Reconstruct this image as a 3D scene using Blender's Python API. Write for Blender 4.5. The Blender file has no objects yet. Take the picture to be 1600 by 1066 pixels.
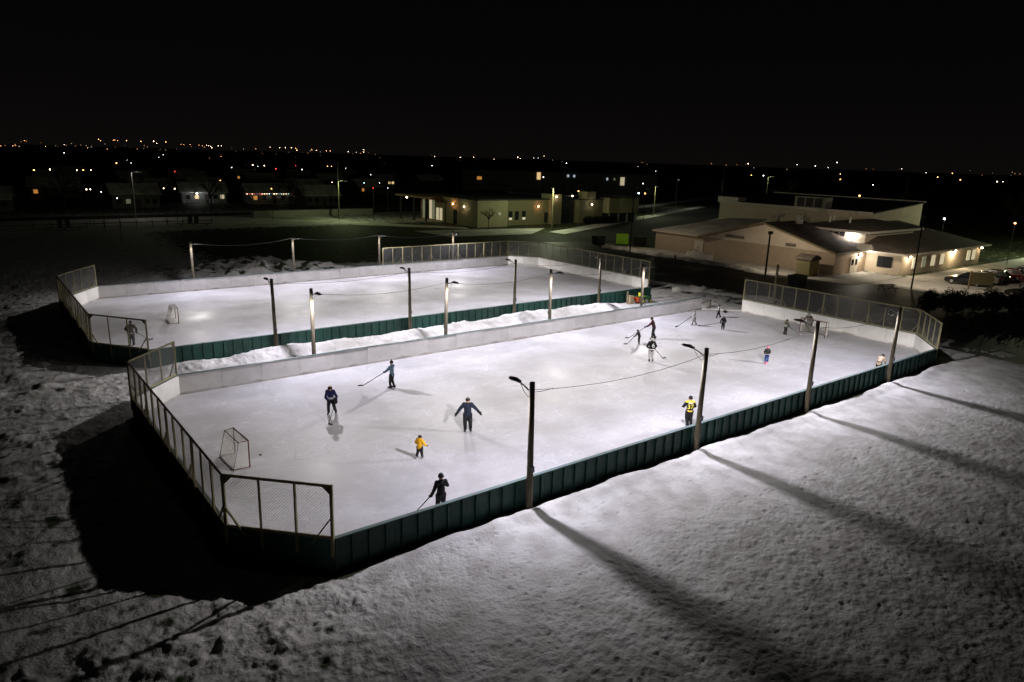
import bpy, bmesh, math, random
import numpy as np
from mathutils import Vector, Matrix, Quaternion

random.seed(7)
rng = np.random.default_rng(7)
R = math.radians
S = bpy.context.scene
C = S.collection

# ------------------------------------------------------------------ camera
CAM = Vector((-6.199, -20.946, 14.101))
PITCH, ROLL, YAW = R(14.514), R(1.772), R(-38.088)
fw = Vector((-math.sin(YAW)*math.cos(PITCH), math.cos(YAW)*math.cos(PITCH), -math.sin(PITCH)))
rt = Vector((math.cos(YAW), math.sin(YAW), 0))
up = rt.cross(fw)
rt2 = math.cos(ROLL)*rt + math.sin(ROLL)*up
up2 = -math.sin(ROLL)*rt + math.cos(ROLL)*up
cam = bpy.data.cameras.new('camera')
cam.sensor_width = 36.0
cam.lens = 1110.29/1600*36
cam.clip_start, cam.clip_end = 0.5, 9000
camo = bpy.data.objects.new('camera', cam)
C.objects.link(camo)
camo.matrix_world = Matrix.Translation(CAM) @ Matrix((rt2, up2, -fw)).transposed().to_4x4()
S.camera = camo

# ------------------------------------------------------------------ world: night sky with faint town glow
W = bpy.data.worlds.new('World'); S.world = W; W.use_nodes = True
wn, wl = W.node_tree.nodes, W.node_tree.links
bg = wn['Background']
tc = wn.new('ShaderNodeTexCoord'); sp = wn.new('ShaderNodeSeparateXYZ'); rp = wn.new('ShaderNodeValToRGB')
wl.new(tc.outputs['Generated'], sp.inputs[0]); wl.new(sp.outputs['Z'], rp.inputs[0])
rp.color_ramp.elements[0].position = 0.0; rp.color_ramp.elements[0].color = (0.0036, 0.0029, 0.0027, 1)
rp.color_ramp.elements[1].position = 0.30; rp.color_ramp.elements[1].color = (0.0009, 0.0009, 0.0009, 1)
_e = rp.color_ramp.elements.new(0.08); _e.color = (0.0022, 0.0018, 0.0018, 1)
wl.new(rp.outputs[0], bg.inputs[0]); bg.inputs[1].default_value = 1.0

S.view_settings.view_transform = 'Standard'; S.view_settings.look = 'None'
S.view_settings.exposure = 0.0; S.view_settings.gamma = 1.0
S.view_settings.use_curve_mapping = False
S.render.engine = 'CYCLES'
S.cycles.use_denoising = True
S.cycles.max_bounces = 6; S.cycles.diffuse_bounces = 3; S.cycles.glossy_bounces = 3; S.cycles.transmission_bounces = 3
S.cycles.sample_clamp_indirect = 4.0; S.cycles.sample_clamp_direct = 0
S.cycles.caustics_reflective = False; S.cycles.caustics_refractive = False
S.cycles.use_light_tree = True

# ------------------------------------------------------------------ the rinks' plan (metres; near rink = A, far rink = B)
HB = 1.2          # board height
HF = 3.23         # fence top
A = dict(P1=(2.68, 0), P2=(0, 2.86), P3=(0, 19.13), P4=(2.87, 22.06), P5=(51.17, 22.06), P6=(54.04, 19.34), P7=(54.04, 2.99), P8=(50.28, 0))
B = dict(P1=(2.70, 28.73), P2=(0.02, 32.37), P3=(0.02, 49.6), P4=(3.5, 54.67), P5=(51.97, 54.67), P6=(54.8, 51.69), P7=(54.8, 32.3), P8=(51.17, 28.73))

# ------------------------------------------------------------------ materials
MATS = {}
def nodes_of(m): return m.node_tree.nodes, m.node_tree.links
def mat(name, col, rough=0.7, var=0.12, scale=6.0, metal=0.0, bump=0.0, bscale=30.0, spec=0.4, stretch=(1,1,1), rv=0.0):
    """plain surface with mottled colour and fine relief"""
    m = bpy.data.materials.new(name); m.use_nodes = True; MATS[name] = m
    n, l = nodes_of(m); b = n['Principled BSDF']
    b.inputs['Roughness'].default_value = rough; b.inputs['Metallic'].default_value = metal
    b.inputs['Specular IOR Level'].default_value = spec
    t = n.new('ShaderNodeTexCoord'); mp = n.new('ShaderNodeMapping'); mp.inputs['Scale'].default_value = stretch
    l.new(t.outputs['Object'], mp.inputs[0])
    nz = n.new('ShaderNodeTexNoise'); nz.inputs['Scale'].default_value = scale; nz.inputs['Detail'].default_value = 5
    l.new(mp.outputs[0], nz.inputs['Vector'])
    mr = n.new('ShaderNodeMapRange'); mr.inputs['From Min'].default_value = 0.25; mr.inputs['From Max'].default_value = 0.75
    mr.inputs['To Min'].default_value = 1-var; mr.inputs['To Max'].default_value = 1+var
    l.new(nz.outputs['Fac'], mr.inputs['Value'])
    vm = n.new('ShaderNodeVectorMath'); vm.operation = 'SCALE'; vm.inputs[0].default_value = col[:3]
    fac = mr.outputs[0]
    if rv:
        oi = n.new('ShaderNodeObjectInfo'); r_ = n.new('ShaderNodeMapRange'); r_.inputs['To Min'].default_value = 1-rv; r_.inputs['To Max'].default_value = 1+rv
        l.new(oi.outputs['Random'], r_.inputs['Value']); mm = n.new('ShaderNodeMath'); mm.operation = 'MULTIPLY'
        l.new(fac, mm.inputs[0]); l.new(r_.outputs[0], mm.inputs[1]); fac = mm.outputs[0]
    l.new(fac, vm.inputs['Scale']); l.new(vm.outputs[0], b.inputs['Base Color'])
    if bump:
        n2 = n.new('ShaderNodeTexNoise'); n2.inputs['Scale'].default_value = bscale; n2.inputs['Detail'].default_value = 4
        l.new(mp.outputs[0], n2.inputs['Vector'])
        bm_ = n.new('ShaderNodeBump'); bm_.inputs['Strength'].default_value = bump; bm_.inputs['Distance'].default_value = 0.02
        l.new(n2.outputs['Fac'], bm_.inputs['Height']); l.new(bm_.outputs[0], b.inputs['Normal'])
    return m
def glow(name, col, strength, sample=False):
    m = bpy.data.materials.new(name); m.use_nodes = True; MATS[name] = m
    n, l = nodes_of(m); b = n['Principled BSDF']
    b.inputs['Base Color'].default_value = (0.6, 0.6, 0.6, 1)
    b.inputs['Emission Color'].default_value = (*col, 1); b.inputs['Emission Strength'].default_value = strength
    if not sample: m.cycles.emission_sampling = 'NONE'
    return m

mat('pole_wood', (0.115, 0.095, 0.062), 0.85, 0.45, 5, rv=.2, bump=0.6, bscale=18, stretch=(3, 3, 0.35))
mat('post_wood', (0.25, 0.22, 0.115), 0.8, 0.4, 5, rv=.25, bump=0.4, bscale=20, stretch=(2, 2, 0.5))
mat('brace_wood', (0.20, 0.16, 0.09), 0.85, 0.3, 5)
mat('green_paint', (0.012, 0.055, 0.041), 0.55, 0.45, 2.0, bump=0.3, bscale=14, rv=.3)
mat('green_stud', (0.014, 0.064, 0.048), 0.55, 0.4, 3.0, rv=.3)
mat('lamp_metal', (0.10, 0.10, 0.105), 0.45, 0.1, 5, metal=0.3)
mat('galv_wire', (0.32, 0.32, 0.30), 0.55, 0.1, 8, metal=0.2)
mat('cable_black', (0.02, 0.02, 0.02), 0.6, 0.1)
mat('cable_pale', (0.10, 0.10, 0.10), 0.5, 0.1)
mat('cap_rail', (0.12, 0.17, 0.165), 0.5, 0.2, 3)
mat('net_red', (0.12, 0.035, 0.03), 0.5, 0.25, 6)
mat('net_string', (0.62, 0.60, 0.56), 0.8, 0.1)
mat('rubber', (0.012, 0.012, 0.012), 0.6, 0.1)
mat('brick_tan', (0.46, 0.36, 0.265), 0.85, 0.12, 1.2, bump=0.3, bscale=10)
mat('stucco_pale', (0.60, 0.51, 0.40), 0.85, 0.08, 1.0)
mat('stucco_cream', (0.72, 0.62, 0.50), 0.8, 0.08, 1.0)
mat('roof_shingle', (0.15, 0.12, 0.10), 0.9, 0.35, 1.0, bump=0.4, bscale=12)
mat('roof_membrane', (0.045, 0.045, 0.048), 0.8, 0.3, 0.4)
mat('roof_snow', (0.62, 0.58, 0.54), 0.8, 0.35, 0.5)
mat('white_trim', (0.70, 0.66, 0.60), 0.6, 0.06, 2)
mat('door_white', (0.68, 0.62, 0.52), 0.5, 0.06, 2)
mat('window_dark', (0.02, 0.025, 0.03), 0.12, 0.05, 2, spec=0.6)
mat('concrete', (0.33, 0.32, 0.28), 0.9, 0.15, 1.0)
mat('asphalt_dark', (0.035, 0.036, 0.036), 0.85, 0.4, 0.6, bump=0.3)
mat('steel_grey', (0.22, 0.22, 0.22), 0.5, 0.1, 3, metal=0.4)
mat('dark_steel', (0.035, 0.035, 0.035), 0.5, 0.1, 3)
mat('olive_wall', (0.22, 0.205, 0.115), 0.85, 0.08, 0.6)
mat('sand_wall', (0.36, 0.33, 0.20), 0.85, 0.08, 0.6)
mat('rust_wall', (0.28, 0.18, 0.11), 0.85, 0.1, 0.6)
mat('lime_panel', (0.30, 0.62, 0.02), 0.5, 0.05, 1)
mat('house_grey', (0.16, 0.155, 0.15), 0.9, 0.2, 0.5)
mat('house_brown', (0.075, 0.055, 0.045), 0.9, 0.2, 0.5)
mat('house_white', (0.28, 0.28, 0.28), 0.8, 0.1, 0.6)
mat('bark', (0.035, 0.03, 0.025), 0.95, 0.3, 4)
mat('needle', (0.012, 0.02, 0.013), 0.9, 0.4, 2)
mat('shed_ochre', (0.42, 0.33, 0.13), 0.7, 0.1, 2)
mat('shed_olive', (0.20, 0.18, 0.09), 0.8, 0.1, 2)
mat('table_wood', (0.06, 0.06, 0.055), 0.8, 0.2, 3)
mat('car_navy', (0.010, 0.012, 0.020), 0.15, 0.05, 1, spec=0.6)
mat('car_silver', (0.30, 0.30, 0.29), 0.25, 0.05, 1, metal=0.5)
mat('car_red', (0.16, 0.012, 0.018), 0.22, 0.05, 1, spec=0.6)
mat('car_black', (0.008, 0.008, 0.008), 0.2, 0.05, 1, spec=0.6)
mat('hub_silver', (0.55, 0.54, 0.5), 0.4, 0.05, 4, metal=0.3)
mat('tail_red', (0.5, 0.01, 0.01), 0.3, 0.05)
mat('machine_green', (0.03, 0.11, 0.03), 0.45, 0.1)
mat('machine_orange', (0.34, 0.06, 0.015), 0.5, 0.1)
mat('machine_yellow', (0.62, 0.60, 0.05), 0.5, 0.1)
mat('box_wood', (0.34, 0.27, 0.17), 0.8, 0.15)
# clothing
for nm, c in dict(c_black=(.007,.007,.008), c_navy=(.007,.011,.026), c_blue=(.010,.012,.075), c_ltblue=(.11,.17,.23), c_yellow=(.80,.42,.01), c_char=(.018,.017,.018),
                  c_maroon=(.055,.010,.016), c_grey=(.24,.23,.22), c_white=(.70,.70,.68), c_gold=(.75,.48,.06), c_tan=(.45,.34,.24), c_brown=(.022,.014,.010), c_olive=(.085,.085,.05),
                  c_jeans=(.02,.06,.20), c_pink=(.75,.12,.22), skin=(.42,.24,.16), c_ltgrey=(.42,.40,.39), c_lemon=(.85,.72,.08)).items():
    mat(nm, c, 0.85, 0.15, 12, bump=0.3, bscale=25)
mat('steel_blade', (0.6, 0.6, 0.6), 0.3, 0.05, metal=0.8)

def board_material():
    """painted plywood: off-white, scuffed, with rust-brown grime along the foot"""
    m = bpy.data.materials.new('board_white'); m.use_nodes = True; MATS['board_white'] = m
    n, l = nodes_of(m); b = n['Principled BSDF']; b.inputs['Roughness'].default_value = 0.5
    g = n.new('ShaderNodeNewGeometry'); sx = n.new('ShaderNodeSeparateXYZ'); l.new(g.outputs['Position'], sx.inputs[0])
    nz = n.new('ShaderNodeTexNoise'); nz.inputs['Scale'].default_value = 1.1; nz.inputs['Detail'].default_value = 6
    l.new(g.outputs['Position'], nz.inputs['Vector'])
    a = n.new('ShaderNodeMath'); a.operation = 'MULTIPLY_ADD'; a.inputs[1].default_value = -0.55; l.new(nz.outputs['Fac'], a.inputs[0]); l.new(sx.outputs['Z'], a.inputs[2])
    mr = n.new('ShaderNodeMapRange'); mr.inputs['From Min'].default_value = -0.30; mr.inputs['From Max'].default_value = -0.10
    mr.inputs['To Min'].default_value = 0.75; mr.inputs['To Max'].default_value = 0.0; l.new(a.outputs[0], mr.inputs['Value'])
    r2 = n.new('ShaderNodeValToRGB'); l.new(nz.outputs['Fac'], r2.inputs[0])
    r2.color_ramp.elements[0].position = .3; r2.color_ramp.elements[0].color = (.66, .635, .60, 1)
    r2.color_ramp.elements[1].position = .65; r2.color_ramp.elements[1].color = (.80, .78, .75, 1)
    mx = n.new('ShaderNodeMix'); mx.data_type = 'RGBA'; l.new(mr.outputs[0], mx.inputs['Factor'])
    l.new(r2.outputs[0], mx.inputs['A']); mx.inputs['B'].default_value = (.20, .145, .09, 1)
    # dark puck marks
    n3 = n.new('ShaderNodeTexNoise'); n3.inputs['Scale'].default_value = 6; n3.inputs['Detail'].default_value = 2; l.new(g.outputs['Position'], n3.inputs['Vector'])
    m3 = n.new('ShaderNodeMapRange'); m3.inputs['From Min'].default_value = 0.70; m3.inputs['From Max'].default_value = 0.76; m3.inputs['To Max'].default_value = 0.45; l.new(n3.outputs['Fac'], m3.inputs['Value'])
    mx2 = n.new('ShaderNodeMix'); mx2.data_type = 'RGBA'; l.new(m3.outputs[0], mx2.inputs['Factor'])
    l.new(mx.outputs['Result'], mx2.inputs['A']); mx2.inputs['B'].default_value = (.12, .11, .1, 1)
    oi = n.new('ShaderNodeObjectInfo'); r_ = n.new('ShaderNodeMapRange'); r_.inputs['To Min'].default_value = .88; r_.inputs['To Max'].default_value = 1.06; l.new(oi.outputs['Random'], r_.inputs['Value'])
    vs = n.new('ShaderNodeVectorMath'); vs.operation = 'SCALE'; l.new(mx2.outputs['Result'], vs.inputs[0]); l.new(r_.outputs[0], vs.inputs['Scale'])
    l.new(vs.outputs[0], b.inputs['Base Color'])
board_material()

def ice_material():
    m = bpy.data.materials.new('ice'); m.use_nodes = True; MATS['ice'] = m
    n, l = nodes_of(m); b = n['Principled BSDF']; b.inputs['IOR'].default_value = 1.31; b.inputs['Specular IOR Level'].default_value = 0.07
    g = n.new('ShaderNodeNewGeometry')
    n1 = n.new('ShaderNodeTexNoise'); n1.inputs['Scale'].default_value = 0.22; n1.inputs['Detail'].default_value = 9; n1.inputs['Roughness'].default_value = 0.62
    l.new(g.outputs['Position'], n1.inputs['Vector'])
    # skate scratches: noise stretched along two directions
    def scratch(rot, sc):
        mp = n.new('ShaderNodeMapping'); mp.inputs['Rotation'].default_value = (0, 0, R(rot)); mp.inputs['Scale'].default_value = (sc, sc*9, 1)
        l.new(g.outputs['Position'], mp.inputs[0])
        t = n.new('ShaderNodeTexNoise'); t.inputs['Scale'].default_value = 1.0; t.inputs['Detail'].default_value = 6; t.inputs['Distortion'].default_value = 1.2
        l.new(mp.outputs[0], t.inputs['Vector']); return t
    s1, s2 = scratch(18, 0.5), scratch(-35, 0.42)
    mxs = n.new('ShaderNodeMath'); mxs.operation = 'MAXIMUM'; l.new(s1.outputs['Fac'], mxs.inputs[0]); l.new(s2.outputs['Fac'], mxs.inputs[1])
    sm = n.new('ShaderNodeMapRange'); sm.inputs['From Min'].default_value = 0.55; sm.inputs['From Max'].default_value = 0.72; l.new(mxs.outputs[0], sm.inputs['Value'])
    dust = n.new('ShaderNodeMapRange'); dust.inputs['From Min'].default_value = 0.40; dust.inputs['From Max'].default_value = 0.62; l.new(n1.outputs['Fac'], dust.inputs['Value'])
    ad = n.new('ShaderNodeMath'); ad.operation = 'MULTIPLY_ADD'; ad.inputs[1].default_value = 0.28; ad.use_clamp = True
    l.new(sm.outputs[0], ad.inputs[0]); l.new(dust.outputs[0], ad.inputs[2])
    mx = n.new('ShaderNodeMix'); mx.data_type = 'RGBA'; l.new(ad.outputs[0], mx.inputs['Factor'])
    mx.inputs['A'].default_value = (.455, .44, .445, 1); mx.inputs['B'].default_value = (.585, .57, .59, 1)
    base = mx.outputs['Result']
    for sc_, th, colr, amt, seed in ((.55, .008, (.78, .77, .80, 1), .55, 3.1), (.95, .012, (.76, .75, .78, 1), .5, 11.7), (.4, .005, (.22, .22, .23, 1), .5, 23.0), (1.6, .016, (.76, .76, .79, 1), .4, 37.0), (.7, .007, (.25, .25, .26, 1), .4, 51.0)):
        mp = n.new('ShaderNodeMapping'); mp.inputs['Location'].default_value = (seed, seed*2, 0); l.new(g.outputs['Position'], mp.inputs[0])
        t = n.new('ShaderNodeTexNoise'); t.inputs['Scale'].default_value = sc_; t.inputs['Detail'].default_value = .6; t.inputs['Distortion'].default_value = .5; l.new(mp.outputs[0], t.inputs['Vector'])
        a1 = n.new('ShaderNodeMath'); a1.operation = 'SUBTRACT'; a1.inputs[1].default_value = .5; l.new(t.outputs['Fac'], a1.inputs[0])
        a2 = n.new('ShaderNodeMath'); a2.operation = 'ABSOLUTE'; l.new(a1.outputs[0], a2.inputs[0])
        a3 = n.new('ShaderNodeMapRange'); a3.inputs['From Min'].default_value = 0; a3.inputs['From Max'].default_value = th; a3.inputs['To Min'].default_value = amt; a3.inputs['To Max'].default_value = 0; l.new(a2.outputs[0], a3.inputs['Value'])
        n5 = n.new('ShaderNodeMath'); n5.operation = 'MULTIPLY'; l.new(a3.outputs[0], n5.inputs[0]); l.new(dust.outputs[0], n5.inputs[1])
        mz = n.new('ShaderNodeMix'); mz.data_type = 'RGBA'; l.new(n5.outputs[0], mz.inputs['Factor']); l.new(base, mz.inputs['A']); mz.inputs['B'].default_value = colr; base = mz.outputs['Result']
    l.new(base, b.inputs['Base Color'])
    rr = n.new('ShaderNodeMapRange'); rr.inputs['To Min'].default_value = 0.45; rr.inputs['To Max'].default_value = 0.72; l.new(ad.outputs[0], rr.inputs['Value'])
    l.new(rr.outputs[0], b.inputs['Roughness'])
    bp = n.new('ShaderNodeBump'); bp.inputs['Strength'].default_value = 0.12; bp.inputs['Distance'].default_value = 0.02
    n4 = n.new('ShaderNodeTexNoise'); n4.inputs['Scale'].default_value = 3.0; n4.inputs['Detail'].default_value = 6; l.new(g.outputs['Position'], n4.inputs['Vector'])
    l.new(n4.outputs['Fac'], bp.inputs['Height']); l.new(bp.outputs[0], b.inputs['Normal'])
ice_material()

def ground_material():
    """trodden snow; bare dark turf and soil where the 'bare' attribute says the snow is gone"""
    m = bpy.data.materials.new('snow_ground'); m.use_nodes = True; MATS['snow_ground'] = m
    n, l = nodes_of(m); b = n['Principled BSDF']; b.inputs['Roughness'].default_value = 0.75; b.inputs['Specular IOR Level'].default_value = 0.25
    g = n.new('ShaderNodeNewGeometry'); at = n.new('ShaderNodeAttribute'); at.attribute_name = 'bare'
    n1 = n.new('ShaderNodeTexNoise'); n1.inputs['Scale'].default_value = 0.9; n1.inputs['Detail'].default_value = 8; l.new(g.outputs['Position'], n1.inputs['Vector'])
    n2 = n.new('ShaderNodeTexNoise'); n2.inputs['Scale'].default_value = 7; n2.inputs['Detail'].default_value = 5; l.new(g.outputs['Position'], n2.inputs['Vector'])
    cr = n.new('ShaderNodeValToRGB'); l.new(n1.outputs['Fac'], cr.inputs[0])
    cr.color_ramp.elements[0].position = .33; cr.color_ramp.elements[0].color = (.46, .44, .42, 1)
    cr.color_ramp.elements[1].position = .62; cr.color_ramp.elements[1].color = (.68, .665, .655, 1)
    # scattered specks of soil and grass poking through
    sk = n.new('ShaderNodeMapRange'); sk.inputs['From Min'].default_value = 0.70; sk.inputs['From Max'].default_value = 0.78; sk.inputs['To Max'].default_value = 0.5; l.new(n2.outputs['Fac'], sk.inputs['Value'])
    sub = n.new('ShaderNodeMath'); sub.operation = 'SUBTRACT'; l.new(n1.outputs['Fac'], sub.inputs[0]); sub.inputs[1].default_value = 0.5
    ma = n.new('ShaderNodeMath'); ma.operation = 'MULTIPLY_ADD'; ma.inputs[1].default_value = 1.6; l.new(sub.outputs[0], ma.inputs[0]); l.new(at.outputs['Fac'], ma.inputs[2])
    br = n.new('ShaderNodeMapRange'); br.inputs['From Min'].default_value = 0.42; br.inputs['From Max'].default_value = 0.58; l.new(ma.outputs[0], br.inputs['Value'])
    mxx = n.new('ShaderNodeMath'); mxx.operation = 'MAXIMUM'; l.new(br.outputs[0], mxx.inputs[0]); l.new(sk.outputs[0], mxx.inputs[1])
    dk = n.new('ShaderNodeValToRGB'); l.new(n2.outputs['Fac'], dk.inputs[0])
    dk.color_ramp.elements[0].color = (.013, .019, .006, 1); dk.color_ramp.elements[1].color = (.05, .068, .024, 1)
    mx = n.new('ShaderNodeMix'); mx.data_type = 'RGBA'; l.new(mxx.outputs[0], mx.inputs['Factor'])
    l.new(cr.outputs[0], mx.inputs['A']); l.new(dk.outputs[0], mx.inputs['B']); l.new(mx.outputs['Result'], b.inputs['Base Color'])
    bp = n.new('ShaderNodeBump'); bp.inputs['Strength'].default_value = 0.8; bp.inputs['Distance'].default_value = 0.045
    n4 = n.new('ShaderNodeTexNoise'); n4.inputs['Scale'].default_value = 10.0; n4.inputs['Detail'].default_value = 6; l.new(g.outputs['Position'], n4.inputs['Vector'])
    l.new(n4.outputs['Fac'], bp.inputs['Height']); l.new(bp.outputs[0], b.inputs['Normal'])
ground_material()
def asphalt_material():
    """wet dark asphalt with patches of packed snow left by the plough"""
    m = bpy.data.materials.new('ploughed_asphalt'); m.use_nodes = True; MATS['ploughed_asphalt'] = m
    n, l = nodes_of(m); b = n['Principled BSDF']; b.inputs['Roughness'].default_value = 0.6
    g = n.new('ShaderNodeNewGeometry')
    n1 = n.new('ShaderNodeTexNoise'); n1.inputs['Scale'].default_value = 0.16; n1.inputs['Detail'].default_value = 9; n1.inputs['Roughness'].default_value = .6
    l.new(g.outputs['Position'], n1.inputs['Vector'])
    cr = n.new('ShaderNodeValToRGB'); l.new(n1.outputs['Fac'], cr.inputs[0])
    e = cr.color_ramp.elements
    e[0].position = .45; e[0].color = (.022, .023, .022, 1); e[1].position = .72; e[1].color = (.34, .33, .31, 1)
    x = e.new(.56); x.color = (.055, .054, .05, 1)
    l.new(cr.outputs[0], b.inputs['Base Color'])
asphalt_material()
mat('packed_snow', (.50, .48, .45), .8, .3, .5, bump=.5, bscale=5)
mat('verge_snow', (.58, .57, .52), .8, .35, .35, bump=.5, bscale=4)

# ------------------------------------------------------------------ mesh helpers
class MB:
    def __init__(s): s.v, s.f, s.mi = [], [], []
    def add(s, vs, fs, mi=0):
        o = len(s.v); s.v += [tuple(p) for p in vs]; s.f += [tuple(i+o for i in f) for f in fs]; s.mi += [mi]*len(fs); return s
    def box(s, c, d, rz=0.0, mi=0, rot=None):
        x, y, z = d[0]/2, d[1]/2, d[2]/2
        P = [Vector((a*x, b*y, e*z)) for e in (-1, 1) for a, b in ((-1,-1),(1,-1),(1,1),(-1,1))]
        M = rot if rot is not None else Matrix.Rotation(rz, 3, 'Z')
        P = [M @ p + Vector(c) for p in P]
        return s.add(P, [(3,2,1,0),(4,5,6,7),(0,1,5,4),(1,2,6,5),(2,3,7,6),(3,0,4,7)], mi)
    def beam(s, a, b, w, h=None, mi=0):
        """rectangular bar from a to b"""
        a, b = Vector(a), Vector(b); h = h or w; d = (b-a).normalized()
        r = d.cross(Vector((0,0,1)));  r = Vector((1,0,0)) if r.length < 1e-4 else r.normalized()
        u = r.cross(d)
        P = [p + r*i*w/2 + u*j*h/2 for p in (a, b) for i, j in ((-1,-1),(1,-1),(1,1),(-1,1))]
        return s.add(P, [(3,2,1,0),(4,5,6,7),(0,1,5,4),(1,2,6,5),(2,3,7,6),(3,0,4,7)], mi)
    def tube(s, pts, r, n=8, mi=0, cap=True):
        pts = [Vector(p) for p in pts]; rs = r if isinstance(r, (list, tuple)) else [r]*len(pts)
        ref = None; P = []
        for i, p in enumerate(pts):
            d = (pts[min(i+1, len(pts)-1)] - pts[max(i-1, 0)]).normalized()
            if ref is None or abs(ref.dot(d)) > .95: ref = Vector((0,0,1)) if abs(d.z) < .9 else Vector((1,0,0))
            a = d.cross(ref).normalized(); b = a.cross(d)
            P += [p + (a*math.cos(2*math.pi*k/n) + b*math.sin(2*math.pi*k/n))*rs[i] for k in range(n)]
        F = [(i*n+k, i*n+(k+1)%n, (i+1)*n+(k+1)%n, (i+1)*n+k) for i in range(len(pts)-1) for k in range(n)]
        if cap: F += [tuple(range(n))[::-1], tuple(range((len(pts)-1)*n, len(pts)*n))]
        return s.add(P, F, mi)
    def ell(s, c, d, n=10, m=6, mi=0, rot=None, zmin=-1.0):
        """ellipsoid, semi axes d, cut below zmin (unit sphere)"""
        P, F = [], []; t0 = math.asin(max(-1, zmin)); M = rot or Matrix.Identity(3)
        for j in range(m+1):
            t = t0 + (math.pi/2-t0)*j/m
            for k in range(n):
                a = 2*math.pi*k/n
                P.append(M @ Vector((d[0]*math.cos(t)*math.cos(a), d[1]*math.cos(t)*math.sin(a), d[2]*math.sin(t))) + Vector(c))
        F = [(j*n+k, j*n+(k+1)%n, (j+1)*n+(k+1)%n, (j+1)*n+k) for j in range(m) for k in range(n)]
        F.append(tuple(range(n))[::-1])
        return s.add(P, F, mi)
    def slab(s, poly, t, mi=0):
        """flat polygon given a thickness t downwards"""
        P = [Vector(p) for p in poly]; n = len(P); Q = [p - Vector((0,0,t)) for p in P]
        return s.add(P+Q, [tuple(range(n)), tuple(range(n, 2*n))[::-1]] + [(i, i+n, (i+1)%n+n, (i+1)%n) for i in range(n)], mi)
    def prism(s, prof, axis_a, axis_b, origin, ext, mi=0):
        """2-D profile (a,b) extruded along ext"""
        o, a, b, e = Vector(origin), Vector(axis_a), Vector(axis_b), Vector(ext); n = len(prof)
        P = [o + a*p + b*q for p, q in prof]; Q = [p+e for p in P]
        return s.add(P+Q, [tuple(range(n))[::-1], tuple(range(n, 2*n))] + [(i, (i+1)%n, (i+1)%n+n, i+n) for i in range(n)], mi)
    def mesh(s, name, mats, smooth=False):
        me = bpy.data.meshes.new(name); me.from_pydata(s.v, [], s.f)
        for m in ([mats] if isinstance(mats, str) else mats): me.materials.append(MATS[m])
        if any(s.mi): me.polygons.foreach_set('material_index', s.mi)
        if smooth: me.polygons.foreach_set('use_smooth', [True]*len(me.polygons))
        me.update(); return me
    def build(s, name, mats, parent=None, loc=(0,0,0), smooth=False, kind=None):
        return link(name, s.mesh(name, mats, smooth), parent, loc, kind=kind)
def link(name, me, parent=None, loc=(0,0,0), rz=0.0, kind=None, mw=None):
    o = bpy.data.objects.new(name, me); C.objects.link(o); o.parent = parent
    if mw is not None: o.matrix_local = mw
    else: o.location = loc; o.rotation_euler = (0, 0, rz)
    if kind: o['kind'] = kind
    return o
def tag(o, label, cat, group=None, kind=None):
    o['label'] = label; o['category'] = cat
    if group: o['group'] = group
    if kind: o['kind'] = kind
    return o
def thing(name, loc, label, cat, group=None, rz=0.0):
    o = bpy.data.objects.new(name, None); C.objects.link(o); o.location = loc; o.rotation_euler = (0, 0, rz); o.empty_display_size = .2
    return tag(o, label, cat, group)
def copy_tree(o, parent=None):
    c = o.copy(); C.objects.link(c); c.parent = parent
    for ch in list(o.children): copy_tree(ch, c)
    return c
def structure(o, label): o['kind'] = 'structure'; o['label'] = label; return o
def lamp(name, loc, energy, col, parent=None, radius=0.08):
    d = bpy.data.lights.new(name, 'POINT'); d.energy = energy; d.color = col; d.shadow_soft_size = radius
    o = bpy.data.objects.new(name, d); C.objects.link(o); o.location = loc; o.parent = parent; return o

# ------------------------------------------------------------------ noise
def lattice(seed): return np.random.default_rng(seed).random((256, 256))
def vnoise(x, y, seed):
    g = lattice(seed); xi = np.floor(x).astype(int); yi = np.floor(y).astype(int); fx = x-xi; fy = y-yi
    fx = fx*fx*fx*(fx*(fx*6-15)+10); fy = fy*fy*fy*(fy*(fy*6-15)+10)
    a = g[xi%256, yi%256]; b = g[(xi+1)%256, yi%256]; c = g[xi%256, (yi+1)%256]; d = g[(xi+1)%256, (yi+1)%256]
    return (a+(b-a)*fx)*(1-fy) + (c+(d-c)*fx)*fy - .5
def fbm(x, y, seed, oct=4, f=1.0):
    s = 0; a = 1.0
    for i in range(oct):
        s = s + a*vnoise(x*f+i*17.3, y*f-i*9.1, seed+i); f *= 2.03; a *= .5
    return s
def sstep(a, b, x): t = np.clip((x-a)/(b-a), 0, 1); return t*t*(3-2*t)

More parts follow.
